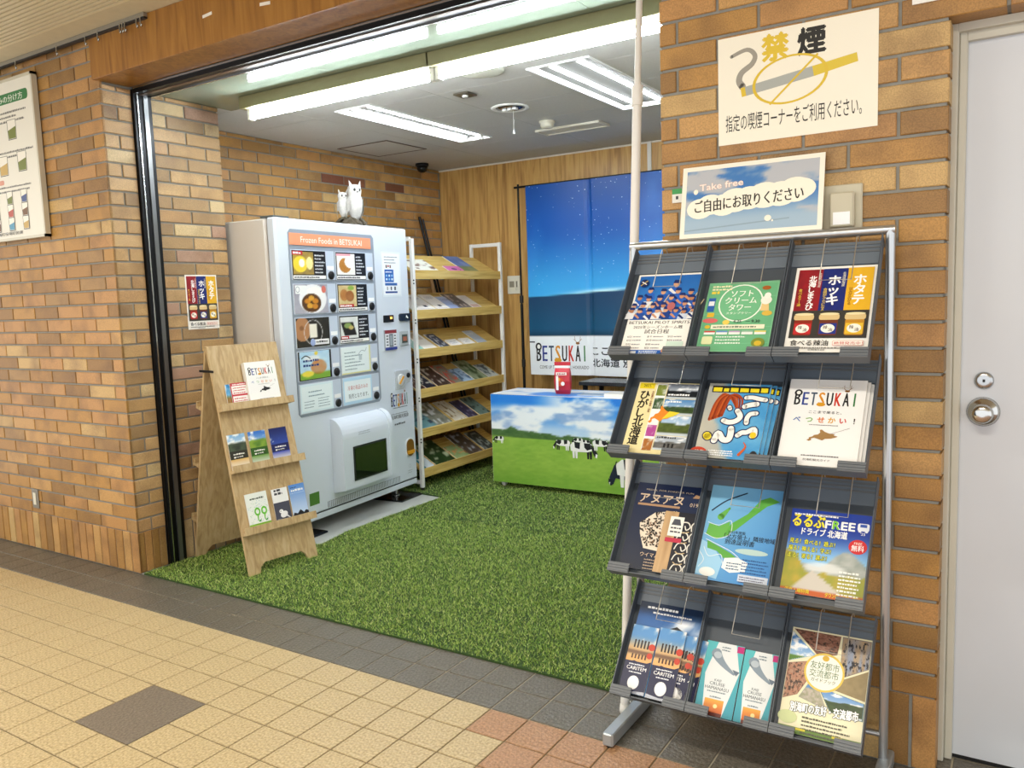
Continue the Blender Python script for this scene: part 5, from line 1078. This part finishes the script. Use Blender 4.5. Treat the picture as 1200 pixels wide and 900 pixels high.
for z in (1.50, 1.22, .94, .66, .36):
    m = MB()
    for dz in (0, .022): m.cyl((-hl-.027, -.013, z+dz), (-hl-.027, -.0165, z+dz), .006, n=8)
    m.build('shelf_screws', BP, SR)
def on_shelf(k, u, w, h, f, label, t=.004, lift=.0015, rot=0, cat='leaflet', name='leaflet'):
    A = Art(w, h, t); f(A, w, h)
    M = SR.matrix_basis @ SHF[k] @ Matrix.Translation((u, .003, lift)) @ Matrix.Rotation(math.radians(rot), 4, 'Z')
    return tag(A.build(name, M), label, cat, 'leaflets on the tilted shelves')
def phot(a, b_, c_, s, n=10): return lambda A, w, h: A.photo(0, 0, w, h, lambda U, V: mixc(mixc(a, b_, fbm(U*5, V*6, s)), c_, step(vn(U*7, V*8, s+4), .58, .78)), n, n+4)
def white_bk(A, w, h): A.lines(w*.15, h*.82, w*.85, 3, h*.06, h*.03, '#8a8a94', 3, .3); A.rect(w*.35, h*.2, w*.6, h*.32, '#3a3a44'); A.lines(w*.1, h*.1, w*.9, 1, .01, h*.02, '#9a9aa4', 3, .1)
def plain(c, c2=None, ln='#f0f0f0'): return lambda A, w, h: (A.rect(0, 0, w, h, c, c2), A.lines(w*.15, h*.78, w*.85, 2, h*.09, h*.04, ln, 3, .3))
def pink(A, w, h): A.rect(0, 0, w, h, '#d873b8'); A.ell(w*.45, h*.5, w*.16, h*.16, '#4a2a5a'); A.path([(w*.6, h*.55), (w*.85, h*.45), (w*.7, h*.3)], .006, '#8a3a8a')
on_shelf(0, .03, .30, .20, phot('#f4f4ee', '#e2e8da', '#6a4a3a', 3, 16), 'wide white brochure with small photos, left part of the top shelf')
on_shelf(0, .46, .21, .10, pink, 'pink card lying on the top shelf of the white rack')
on_shelf(0, .66, .20, .27, lambda A, w, h: A.photo(0, 0, w, h, lambda U, V: mixc(mixc('#2f4f9c', '#7f9cc8', fbm(U*3, V*4, 5)), mixc('#5a7a44', '#8a8a5a', vn(U*6, V*6, 2)), step(.45-V, 0, .15)), 14, 16), 'blue landscape magazine on the top shelf of the white rack')
for i, (u, lab) in enumerate(((.0, 'leftmost'), (.115, 'second'), (.29, 'third'))): on_shelf(1, u, .15, .235, white_bk, lab+' white booklet in the row on the second shelf', .008)
on_shelf(1, .455, .15, .20, plain('#8ea4d4', '#b8c8e4', '#5a6a9a'), 'pale blue flyer in the middle of the second shelf')
on_shelf(1, .57, .17, .24, phot('#8a7a70', '#4a4a50', '#d8c8b8', 7), 'brown photo magazine on the second shelf beside the pale blue flyer')
on_shelf(1, .745, .13, .21, lambda A, w, h: (A.rect(0, 0, w, h, '#efeae4'), A.rect(w*.1, h*.1, w*.9, h*.3, '#c8a8a0')), 'cream leaflet at the right of the second shelf')
on_shelf(2, .0, .10, .15, plain('#8ccac0', '#bfe0d8', '#f6f6f0'), 'mint green card at the left end of the third shelf')
on_shelf(2, .10, .15, .24, lambda A, w, h: (A.rect(0, 0, w, h, '#ece8de'), A.rect(w*.1, h*.55, w*.85, h*.9, '#cfc4b0')), 'cream tall booklet on the third shelf', .008)
on_shelf(2, .30, .12, .20, phot('#1c2438', '#3a4a6a', '#c8d0d8', 9), 'dark navy leaflet with a white figure on the third shelf')
for i, (u, lab) in enumerate(((.44, 'small white note stack, left of two on the third shelf'), (.61, 'small white note stack, right of two on the third shelf'))): on_shelf(2, u, .13, .09, lambda A, w, h: A.lines(w*.2, h*.6, w*.8, 2, h*.25, h*.1, '#b8b8bc', 3, .3), lab, .012)
on_shelf(2, .80, .13, .20, plain('#a8b8cc', '#c8d0d8', '#f0f0f4'), 'grey blue leaflet near the right end of the third shelf')
for k, (u, w, h, a, b_, c_, s, lab) in enumerate(((.0, .10, .22, '#7a4a3a', '#3a2a24', '#d8d0c0', 3, 'brown photo leaflet at the left end of the fourth shelf'), (.11, .12, .20, '#141824', '#2a3048', '#e8e4dc', 5, 'black leaflet with white circle on the fourth shelf'), (.25, .17, .27, '#2c2420', '#5a3830', '#e0d8d0', 7, 'dark brown magazine lying on the fourth shelf'), (.43, .15, .27, '#7a7a6a', '#9a9a8a', '#c84a3a', 9, 'grey magazine with red strip on the fourth shelf'), (.56, .16, .19, '#8ab0d8', '#c8d8e4', '#4a6a8a', 11, 'pale blue photo leaflet on the fourth shelf'), (.73, .19, .285, '#3a5a2c', '#d8dcc8', '#2a4a1c', 13, 'green and cream magazine, fourth shelf right'), (.93, .15, .20, '#dfe4e0', '#8aa0a8', '#3a4a5a', 15, 'white photo leaflet at the right end of the fourth shelf'))): on_shelf(3, u, w, h, phot(a, b_, c_, s, 12), lab)
for k, (u, w, h, a, b_, c_, s, lab) in enumerate(((.0, .22, .22, '#5a94a0', '#8ab4b8', '#2c3c54', 3, 'teal photo leaflet at the left of the fifth shelf'), (.21, .20, .285, '#c8c4b4', '#3a4438', '#e8ecf0', 6, 'cream framed mountain magazine on the fifth shelf'), (.45, .15, .27, '#eceae2', '#e0d4b8', '#8a6a2c', 8, 'white leaflet with a brown animal photo on the fifth shelf'), (.62, .14, .24, '#2c2840', '#4a4468', '#8a86a8', 10, 'dark violet booklet on the fifth shelf'), (.78, .16, .25, '#5a7a78', '#8aa8a0', '#2a3c3c', 12, 'grey green booklet at the right of the fifth shelf'))): on_shelf(4, u, w, h, phot(a, b_, c_, s, 12), lab)
on_shelf(5, .04, .12, .26, lambda A, w, h: (A.rect(0, 0, w, h, '#3a8aa0'), A.rect(w*.2, 0, w, h*.45, '#dce8f0')), 'teal and white leaflet at the left of the lowest shelf')
for k, (u, w, h, a, b_, c_, s, lab) in enumerate(((.18, .24, .28, '#22381c', '#3a5a2c', '#c8d4b0', 3, 'dark green magazine on the lowest shelf'), (.44, .18, .16, '#b8c890', '#8aa86a', '#d89a5a', 5, 'light green flyer on the lowest shelf'), (.60, .20, .285, '#4a4038', '#6a5a4c', '#c8d0e0', 7, 'brown photo magazine with white edge on the lowest shelf'), (.83, .16, .25, '#2c3430', '#4a5a54', '#a8b4b0', 9, 'dark grey booklet at the right of the lowest shelf'))): on_shelf(5, u, w, h, phot(a, b_, c_, s, 12), lab)
# poles leaning in the corner
o = MB().cyl((-4.04, 3.29, .012), (-4.375, 3.065, 2.08), .011, n=8).cyl((-4.03, 3.32, .012), (-4.355, 3.085, 2.06), .009, n=8).cyl((-4.20, 3.165, .95), (-4.19, 3.20, 1.0), .016, n=8).build('folded_tripod', BLK); tag(o, 'thin black folded stand leaning in the corner behind the leaflet rack', 'stand')
o = MB().cyl((-4.16, 3.18, 0), (-4.36, 3.14, 1.86), .024, n=14).build('cardboard_tube', mat('cardboard', '#b0895c', .8, var=.1)); tag(o, 'brown cardboard tube leaning on the wall behind the leaflet rack', 'tube')

# ================================================================ LOW COUNTER WITH THE PASTURE PRINT
TX0, TX1, TY0, TY1, TZ0, TZ1 = -3.285, -1.99, 2.42, 2.80, .045, .690
TB = empty('pasture_counter', ((TX0+TX1)/2, (TY0+TY1)/2, 0)); tag(TB, 'low counter wrapped in a printed meadow with cows and blue sky', 'counter')
cx, cy = (TX0+TX1)/2, (TY0+TY1)/2
MB().box(TX0-cx, TY0-cy, TZ0, TX1-cx, TY1-cy, TZ1, c=.008).build('body', mat('counter_white', '#dfe2e4', .4), TB)
for x in (TX0+.06, TX1-.06):
    for y in (TY0+.055, TY1-.055): MB().box(x-cx-.016, y-cy-.016, .018, x-cx+.016, y-cy+.016, TZ0, c=.003).cyl((x-cx, y-cy, .009), (x-cx, y-cy, .018), .014, n=10).build('foot', WST, TB)
def pasture(U, V):
    c = mixc('#9cc4ec', '#1f7de0', step(V, .55, .95)); n = fbm(U*5, V*5+3, 4, 5); n2 = fbm(U*9, V*14, 9, 4)
    blue = step(.50-U, 0, .25)*step(V, .86-.10*step(.16-U, 0, .12), .92); cl = step(n, .28, .46)*(1-.95*blue)
    c = mixc(c, mixc('#f4f7fa', '#8fb0dc', 1.2*step(n2, .44, .78)), cl*.95); c = mixc(c, '#f0f4f8', step(.72-V, 0, .10)*.35)
    hz = .535-.02*U; tree = hz+.085-.05*U+.045*fbm(U*22, U*0, 5)-.022+.035*np.exp(-((U-.13)/.025)**2)
    c = mixc(c, mixc('#2f5426', '#64854a', fbm(U*40, V*40, 2)), step(tree-V, 0, .012))
    g = mixc(mixc('#6a9c30', '#94bd4a', fbm(U*30, V*46, 6)), '#b4cf5c', .5*fbm(U*10, V*8, 8)); g = mixc(g, '#5c9430', .3*step(.25-V, 0, .25))
    return mixc(c, g, step(hz-V, 0, .01))
w, h = TX1-TX0-.004, TZ1-TZ0-.004; A = Art(w, h, .0015); A.photo(0, 0, w, h, pasture, 110, 70)
def cow(A, x, y, s, flip=1, c2='#16181e'):
    q = lambda px, py: (x+flip*px*s, y+py*s)
    for lx in (-.55, -.38, .30, .46): A.poly([q(lx, 0), q(lx+.10, 0), q(lx+.12, .4), q(lx-.03, .4)], '#e9e9e6' if lx < 0 else c2)
    A.poly([q(-.66, .38), q(-.30, .34), q(.30, .36), q(.58, .45), q(.60, .80), q(.2, .84), q(-.5, .86), q(-.70, .70)], '#eeeeea')
    A.poly([q(-.45, .86), q(-.1, .85), q(-.14, .50), q(-.42, .56)], c2); A.poly([q(.12, .84), q(.48, .82), q(.56, .55), q(.30, .45), q(.14, .60)], c2)
    A.poly([q(.50, .78), q(.62, .72), q(.92, .30), q(.86, .10), q(.74, .12), q(.60, .40)], c2); A.poly([q(.80, .30), q(.90, .28), q(.86, .08), q(.76, .12)], '#f2f2ee')
    A.poly([q(-.70, .78), q(-.66, .80), q(-.78, .30), q(-.80, .30)], c2)
cow(A, .060, .285, .060, -1); cow(A, .585, .270, .085, -1); cow(A, .705, .315, .055, -1); cow(A, .765, .310, .05, 1); cow(A, .735, .222, .130, 1); cow(A, .875, .285, .085, 1)
A.poly([(.935, .110), (.975, .20), (1.06, .225), (1.10, .12), (1.04, .10), (.985, .11), (.965, .075)], '#1a2438'); A.poly([(.930, .105), (.955, .10), (.968, .072), (.945, .055), (.928, .075)], '#141c2c'); A.poly([(.932, .078), (.942, .080), (.938, .060)], '#e9ecec'); cow(A, 1.14, .05, .22, 1, '#1a2030')
A.build('front_print', frame((TX0+.002-cx, TY0-.0003-cy, TZ0+.002), (1, 0, 0), (0, 0, 1)), TB)
A = Art(w, TY1-TY0-.004, .0012); A.photo(0, 0, w, TY1-TY0-.004, lambda U, V: mixc(mixc('#2f86e0', '#5aa4e8', V), '#f2f6fa', step(fbm(U*5, V*3, 12)+.15*V, .42, .58)), 50, 14); A.build('top_print', frame((TX0+.002-cx, TY0+.002-cy, TZ1+.0002), (1, 0, 0), (0, 1, 0)), TB)
A = Art(TY1-TY0-.004, h, .0012); A.photo(0, 0, TY1-TY0-.004, h, lambda U, V: pasture(U*.0, V), 4, 40); A.build('side_print', frame((TX0-.0003-cx, TY1-.002-cy, TZ0+.002), (0, -1, 0), (0, 0, 1)), TB)
# things on and behind the counter
RB = empty('snack_packet', (-2.752, 2.545, TZ1+.002), math.radians(8)); m = MB(); n = 9
prof = [(-.052, 0, .004), (-.056, .03, .016), (-.058, .09, .022), (-.056, .15, .016), (-.055, .185, .004)]
vs = []; 
for x, z, d in prof: vs += [(x, -d, z), (x*.4, -d*1.35, z), (-x*.4, -d*1.35, z), (-x, -d, z), (-x, d, z), (x, d, z)]
fs = [[k*6+i, k*6+(i+1) % 6, k*6+6+(i+1) % 6, k*6+6+i] for k in range(4) for i in range(6)]+[[5, 4, 3, 2, 1, 0], list(range(24, 30))]
m.add(vs, fs, 0, None, False); m.build('bag', mat('red_foil', '#c8283a', .35), RB)
MB().box(-.056, -.0065, .183, .056, .006, .200).build('white_band', mat('label_white', '#f4f6f8', .5), RB)
MB().box(-.060, -.0055, .200, .060, .005, .226, c=.002).build('zip_top', mat('red_foil', '#c8283a', .35), RB)
A = Art(.08, .13, 0); A.rect(0, .105, .08, .125, '#f4e6e2'); A.lines(.008, .11, .072, 1, .01, .009, '#b02434', 3, .1); A.ell(.032, .055, .026, .030, '#d8502c'); A.ell(.05, .045, .014, .014, '#f2f0ea'); A.ell(.02, .075, .012, .012, '#e8a03a'); A.rect(0, 0, .018, .10, '#f4f2ee')
A.build('packet_print', frame((-.040, -.0318, .030), (1, 0, 0), (0, -.0, 1)), RB); tag(RB, 'red and white snack packet standing on the printed counter', 'packet')
o = tag(Art(.22, .12, .003, '#8fa4bc').build('grey_leaflet', frame((-2.62, 2.50, TZ1+.0018), (1, .1, 0), (-.1, 1, 0))), 'grey blue leaflet lying flat on the printed counter', 'leaflet')
o = tag(Art(.20, .14, .022, '#e4e0d8').build('white_booklets', frame((-2.40, 2.47, TZ1+.0018), (1, .05, 0), (-.05, 1, 0))), 'cream booklet lying at the right of the printed counter', 'booklet')
BT = empty('black_side_table', (-2.40, 3.04, 0)); MB().box(-.40, -.17, .715, .45, .16, .742, c=.003).build('table_top', mat('black_laminate', '#17181a', .25), BT)
for x in (-.36, .41):
    for y in (-.14, .13): MB().box(x-.014, y-.014, 0.012, x+.014, y+.014, .715).build('leg', BLK, BT)
tag(BT, 'black topped narrow table behind the printed counter', 'table')

# ================================================================ NIGHT SKY BANNER
BY = 3.20
BN = empty('banner_stand', (-2.82, BY+.02, 0)); tag(BN, 'thin black banner stand at the wood panel back wall', 'banner stand')
x0 = -3.492+2.82; x1 = -x0-.02
for x in (x0, x1):
    p = MB().cyl((x, .012, .02), (x, .012, 1.32), .012, n=10).cyl((x, .012, 1.30), (x, .012, 2.275), .0085, n=10).build('pole', BLK, BN)
    for z in (.84, 1.36): MB().cyl((x, .012, z-.03), (x, .012, z+.03), .016, n=10).build('clamp', BP, p)
    MB().box(x-.02, -.20, .008, x+.02, .12, .024, c=.004).build('foot', BLK, BN)
MB().cyl((x0-.035, .012, 2.252), (x1+.035, .012, 2.252), .009, n=10).build('top_rail', BLK, BN)
bw, bh = 1.30, 1.495; bx, bz = -3.405, .752; nx, ny = 56, 64
A = Art(bw, bh, 0)
def night(U, V):
    c = mixc('#3aa4e4', '#0b52a8', step(V, .42, .80)); c = mixc(c, '#0a4692', .8*step(V, .80, 1)); c = mixc(c, '#4a9ae8', .35*step(fbm(U*3-V*1.5, V*3, 4), .5, .8)*step(V, .45, .55)); c = mixc(c, '#5a8ae0', .6*step(-abs(U-.80-.2*(V-.7)), -.10, -.02)*fbm(U*9, V*9, 3)*step(V, .5, .7))
    hl_ = .418+.035*U; c = mixc(c, '#c8f0fa', np.exp(-((V-hl_)/.012)**2)*np.exp(-((U-.50)/.22)**2)); sea = mixc('#123c60', '#0f5074', step(.42-V, -.02, .2)); sea = mixc(sea, '#0c3450', step(.25-V, 0, .05))
    c = mixc(c, sea, step(hl_-V, 0, .006)); return mixc(c, '#e9eef2', step(.205-V, 0, .002))
A.photo(0, 0, bw, bh, night, nx, ny*2)
r2 = random.Random(9)
for k in range(150): A.z -= A.STEP*(k > 0); s = r2.choice([.0016, .0024, .0034]); A.ell(r2.uniform(0, bw), r2.uniform(bh*.48, bh), s, s, '#c4e2fa', 6)
logo(A, .055, .110, .46, .145); A.text('COME UP TO BETSUKAI, HOKKAIDO', .09, .050, .030, '#4a4c50', 'l', .0, .43); A.text('ここまで来ると', .545, .165, .060, '#1c2430', 'l', .02, .62); A.text('北海道 別海町', .545, .075, .055, '#1c2430', 'l', .02, .52); A.rect(.0, .258, .05, .268, '#2a3440')
# hang with soft folds
Vv = []
for (x, y, z) in A.V: Vv.append((x, y, z+.010*math.sin(x*9.0+.6*math.sin(y*4))*(.35+.65*(1-y/bh))-.018*math.exp(-((x-.545)/.02)**2)))
A.V = Vv; bo = A.build('night_sky_banner', frame((bx, BY, bz), (1, 0, 0), (0, 0, 1))); tag(bo, 'blue starry night banner with white title strip hanging from the black stand', 'banner')

# ================================================================ TENSION POLE
PT = empty('tension_pole', (-1.097, -.10, 0)); top = Vector((.03, .175, 2.511)); WPL = mat('white_pole', '#e4e3de', .4); d_ = top.normalized()
L_ = top.length
MB().cyl(d_*.02, d_*(L_*.80), .0145, n=14).build('lower_tube', WPL, PT); MB().cyl(d_*(L_*.79), d_*(L_-.02), .0105, n=12).build('upper_tube', WPL, PT)
MB().cyl(d_*(L_*.785), d_*(L_*.81), .018, n=14).build('lock_ring', WPL, PT)
MB().lathe([(.017, 0.0005), (.017, .012), (.0145, .03)], 16).build('floor_cap', WPL, PT); MB().lathe([(.014, -.022), (.026, -.008), (.026, -.0005)], 16, Matrix.Translation(top)).build('top_cap', WPL, PT)
tag(PT, 'white floor to beam tension pole at the left of the brochure rack', 'pole')

# ================================================================ SIGNS AND WALL FITTINGS
w, h = .437, .305; A = Art(w, h, .0006, '#f2eddc', '#e4dfce')
A.text('禁', .165, .226, .062, '#dcbd34', 'c', .04); A.text('煙', .265, .226, .062, '#15130f', 'c', .04)
A.path([(.040, .250), (.085, .262), (.108, .243), (.100, .220), (.070, .200), (.062, .178), (.072, .160)], .010, '#9b978c', .020)
ca = math.radians(9); cg = lambda s, t: (.075+s*math.cos(ca)-t*math.sin(ca), .132+s*math.sin(ca)+t*math.cos(ca))
A.poly([cg(-.005, 0), cg(.205, -.006), cg(.205, .022), cg(-.005, .026)], '#a7aba6'); A.poly([cg(-.005, 0), cg(.008, 0), cg(.008, .026), cg(-.005, .026)], '#d8ba30'); A.poly([cg(.198, -.006), cg(.315, -.004), cg(.315, .020), cg(.198, .022)], '#d8be34')
A.ring(.205, .160, .105, .066, .0055, '#d8b92f', 40, 6); A.line(.150, .098, .282, .216, .0055, '#d8b92f'); A.text('指定の喫煙コーナーをご利用ください。', .022, .040, .042, '#1a1814', 'l', -.002, .375)
tag(A.build('no_smoking_sign', frame((-.797, -.0008, 1.806), (1, 0, 0), (0, 0, 1))), 'cream no smoking sign with a struck out cigarette taped high on the right brick wall', 'sign')
w, h = .412, .218; A = Art(w, h, .0012, '#f2edde', '#e4dfce')
A.photo(.014, .013, w-.014, h-.013, lambda U, V: mixc(mixc('#9fb8cc', '#3f78b8', step(V, .15, .6)), '#b4b8bf', step(fbm(U*5-V*2, V*8+U*3, 6)+.55*(V-.62), .42, .66)), 44, 28)
A.line(.014, .022, w-.09, .040, .004, '#8fa4b4')
for x, y, r in ((.06, .088, .036), (.09, .098, .036), (.13, .094, .038), (.165, .105, .042), (.205, .108, .040), (.25, .112, .044), (.295, .112, .042), (.335, .120, .042), (.352, .122, .034)): A.ell(x, y, r*1.15, r*.86, '#f4efde', 24)
A.ell(.044, .140, .007, .008, '#f4efde', 14); A.ell(.262, .044, .010, .009, '#f4efde', 14); A.ell(.275, .036, .003, .003, '#f4efde', 10)
A.text('Take free', .056, .142, .022, '#f6e9e0', 'l', .02, .13, 3, outline='#d8a090', ow=.02); A.text('ご自由にお取りください', .044, .078, .033, '#191713', 'l', .015, .315, 3)
tag(A.build('take_free_sign', frame((-.902, -.058, 1.5365), (1, 0, 0), (0, .045, .222))), 'framed blue sky take free sign leaning above the brochure rack', 'sign')
sb = empty('wall_switch', (-.443, 0, 1.59)); MB().box(-.062, -.008, -.075, .048, -.0005, .068, c=.004).build('plate', mat('putty_plastic', '#c3bda6', .4), sb); MB().box(-.035, -.030, -.048, .030, -.008, .045, c=.005).build('box', mat('putty_plastic', '#c3bda6', .4), sb); MB().box(-.024, -.0315, -.042, .020, -.0303, -.008).build('window', mat('label_white', '#f4f6f8', .5), sb); tag(sb, 'putty coloured wall switch box on the bricks beside the take free sign', 'switch')
o = tag(MB().box(-.62, -.010, 1.452, -.43, -.0005, 1.50, c=.003).build('cable_cover', mat('putty_plastic', '#c3bda6', .4)), 'putty coloured cover plate on the bricks behind the rack top bar', 'cover plate')
A = Art(.033, .042, .004, '#e6e6de'); A.rect(0, .026, .033, .042, '#3f9a54'); A.rect(.012, .010, .020, .020, '#3a3c40'); tag(A.build('green_label', frame((-.944, -.001, 1.652), (1, 0, 0), (0, 0, 1))), 'tiny green and white label at the left edge of the right brick wall', 'label')
A = Art(.17, .10, .004, '#eeeeea'); A.rect(.012, .012, .158, .088, '#e2e4e0'); tag(A.build('door_plate', frame((-.280, -.001, 2.100), (1, 0, 0), (0, 0, 1))), 'white plate on the bricks above the grey door', 'sign')
sw = empty('wall_outlet', (-4.882, 0, .306)); MB().box(-.034, -.007, -.056, .034, -.0005, .056, c=.003).build('plate', mat('outlet_steel', '#8f8c84', .35, metal=.6), sw); MB().box(-.016, -.010, -.036, .014, -.0072, .036, c=.002).build('rocker', CREAM, sw); tag(sw, 'small steel and cream switch low on the left brick wall', 'switch')
sw = empty('wall_switch', (-3.665, 3.40, 1.482)); MB().box(-.062, -.010, -.075, .062, -.0005, .075, c=.004).build('plate', CREAM, sw); MB().box(-.035, -.016, -.02, .04, -.0102, .03).build('slot', mat('putty_dark', '#8a8574', .4), sw); MB().box(.012, -.020, -.045, .03, -.0102, .03, c=.003).build('lever', CREAM, sw); tag(sw, 'cream thermostat switch on the wood panel wall beside the leaflet rack', 'switch')
# framed notice on the left wall
FN = empty('framed_notice', (-4.76, 0, 0)); fx0, fx1, fz0, fz1 = -.46, .308, 1.79, 2.645; m = MB()
for a in ((fx0, fz0, fx1, fz0+.014), (fx0, fz1-.014, fx1, fz1), (fx0, fz0, fx0+.014, fz1), (fx1-.014, fz0, fx1, fz1)): m.box(a[0], -.034, a[1], a[2], -.006, a[3])
m.build('frame', mat('pale_frame', '#cfcab8', .35, metal=.2), FN)
w, h = fx1-fx0-.02, fz1-fz0-.02; A = Art(w, h, .006, '#e9e6da'); A.rrect(w*.40, h*.86, w*.93, h*.925, .02, '#2f7a44'); A.text('ごみの分け方', w*.46, h*.872, .032, '#eef2e6', 'l', .015, w*.40)
A.lines(w*.08, h*.80, w*.95, 3, .024, .011, '#6a6a66', 3, .3); A.lines(w*.08, h*.55, w*.98, 2, .024, .011, '#6a6a66', 4, .2); A.lines(w*.08, h*.33, w*.98, 2, .024, .010, '#6a6a66', 5, .2)
def bag(x, y, s, c): A.poly([(x, y), (x+s, y), (x+s*1.05, y+s*1.25), (x-s*.05, y+s*1.25)], '#4a4c44'); A.poly([(x+.004, y+.004), (x+s-.004, y+.004), (x+s, y+s*1.22), (x, y+s*1.22)], '#f0ece0'); A.poly([(x+.006, y+.006), (x+s-.006, y+.006), (x+s-.002, y+s*.8), (x+.002, y+s*.6)], c)
bag(w*.62, h*.63, .085, '#76803a'); bag(w*.46, h*.41, .085, '#c8a860'); bag(w*.72, h*.42, .085, '#76803a'); bag(w*.20, h*.41, .085, '#a8b0b8'); A.rrect(w*.30, h*.355, w*.50, h*.385, .008, '#d89a86')
for j in range(3):
    for i in range(4): bag(w*(.12+.20*i), h*(.22-.085*j), .058, ('#5a9aba', '#c8a860', '#76803a', '#4a5a8a', '#b8584a', '#7a5a3a')[(i+2*j) % 6])
A.text('別海町役場町民課', w*.30, h*.025, .016, '#3a3a38', 'l', .0, w*.4)
A.build('notice_print', frame((fx0+.010, -.022, fz0+.010), (1, 0, 0), (0, 0, 1)), FN); tag(FN, 'pale framed notice about sorting rubbish bags hanging on the left brick wall', 'framed notice')
# picture rail with hooks
PR = empty('picture_rail', (-4.9, -.036, 2.70)); MB().box(-1.9, -.012, .010, 1.455, .012, .029, c=.002).build('rail', mat('rail_grey', '#8a8476', .45, metal=.2), PR)
MB().box(-1.9, -.010, .002, 1.455, .010, .010).build('slot', BP, PR)
for x in (-.42, .335, .73, .985, 1.09, 1.27, 1.29, 1.31, 1.40, 1.43): MB().tube([(x, -.011, .014), (x, -.013, -.012), (x+.002, -.014, -.024), (x+.010, -.015, -.032), (x+.016, -.016, -.024)], .0036, 6).build('hook', STEEL, PR)
tag(PR, 'dark ceiling picture rail with small steel hooks above the left brick wall', 'rail')
for x, z, r, lab in ((-3.06, 2.625, 4, 'left'), (-2.70, 2.60, -5, 'middle'), (-2.42, 2.61, 6, 'right')):
    tag(Art(.062, .013, .0008, '#efeadf').build('tape_scrap', frame((x, -.0285, z), (math.cos(math.radians(r)), 0, math.sin(math.radians(r))), (-math.sin(math.radians(r)), 0, math.cos(math.radians(r))))), lab+' scrap of white tape left on the wooden beam', 'tape', 'tape scraps on the beam')
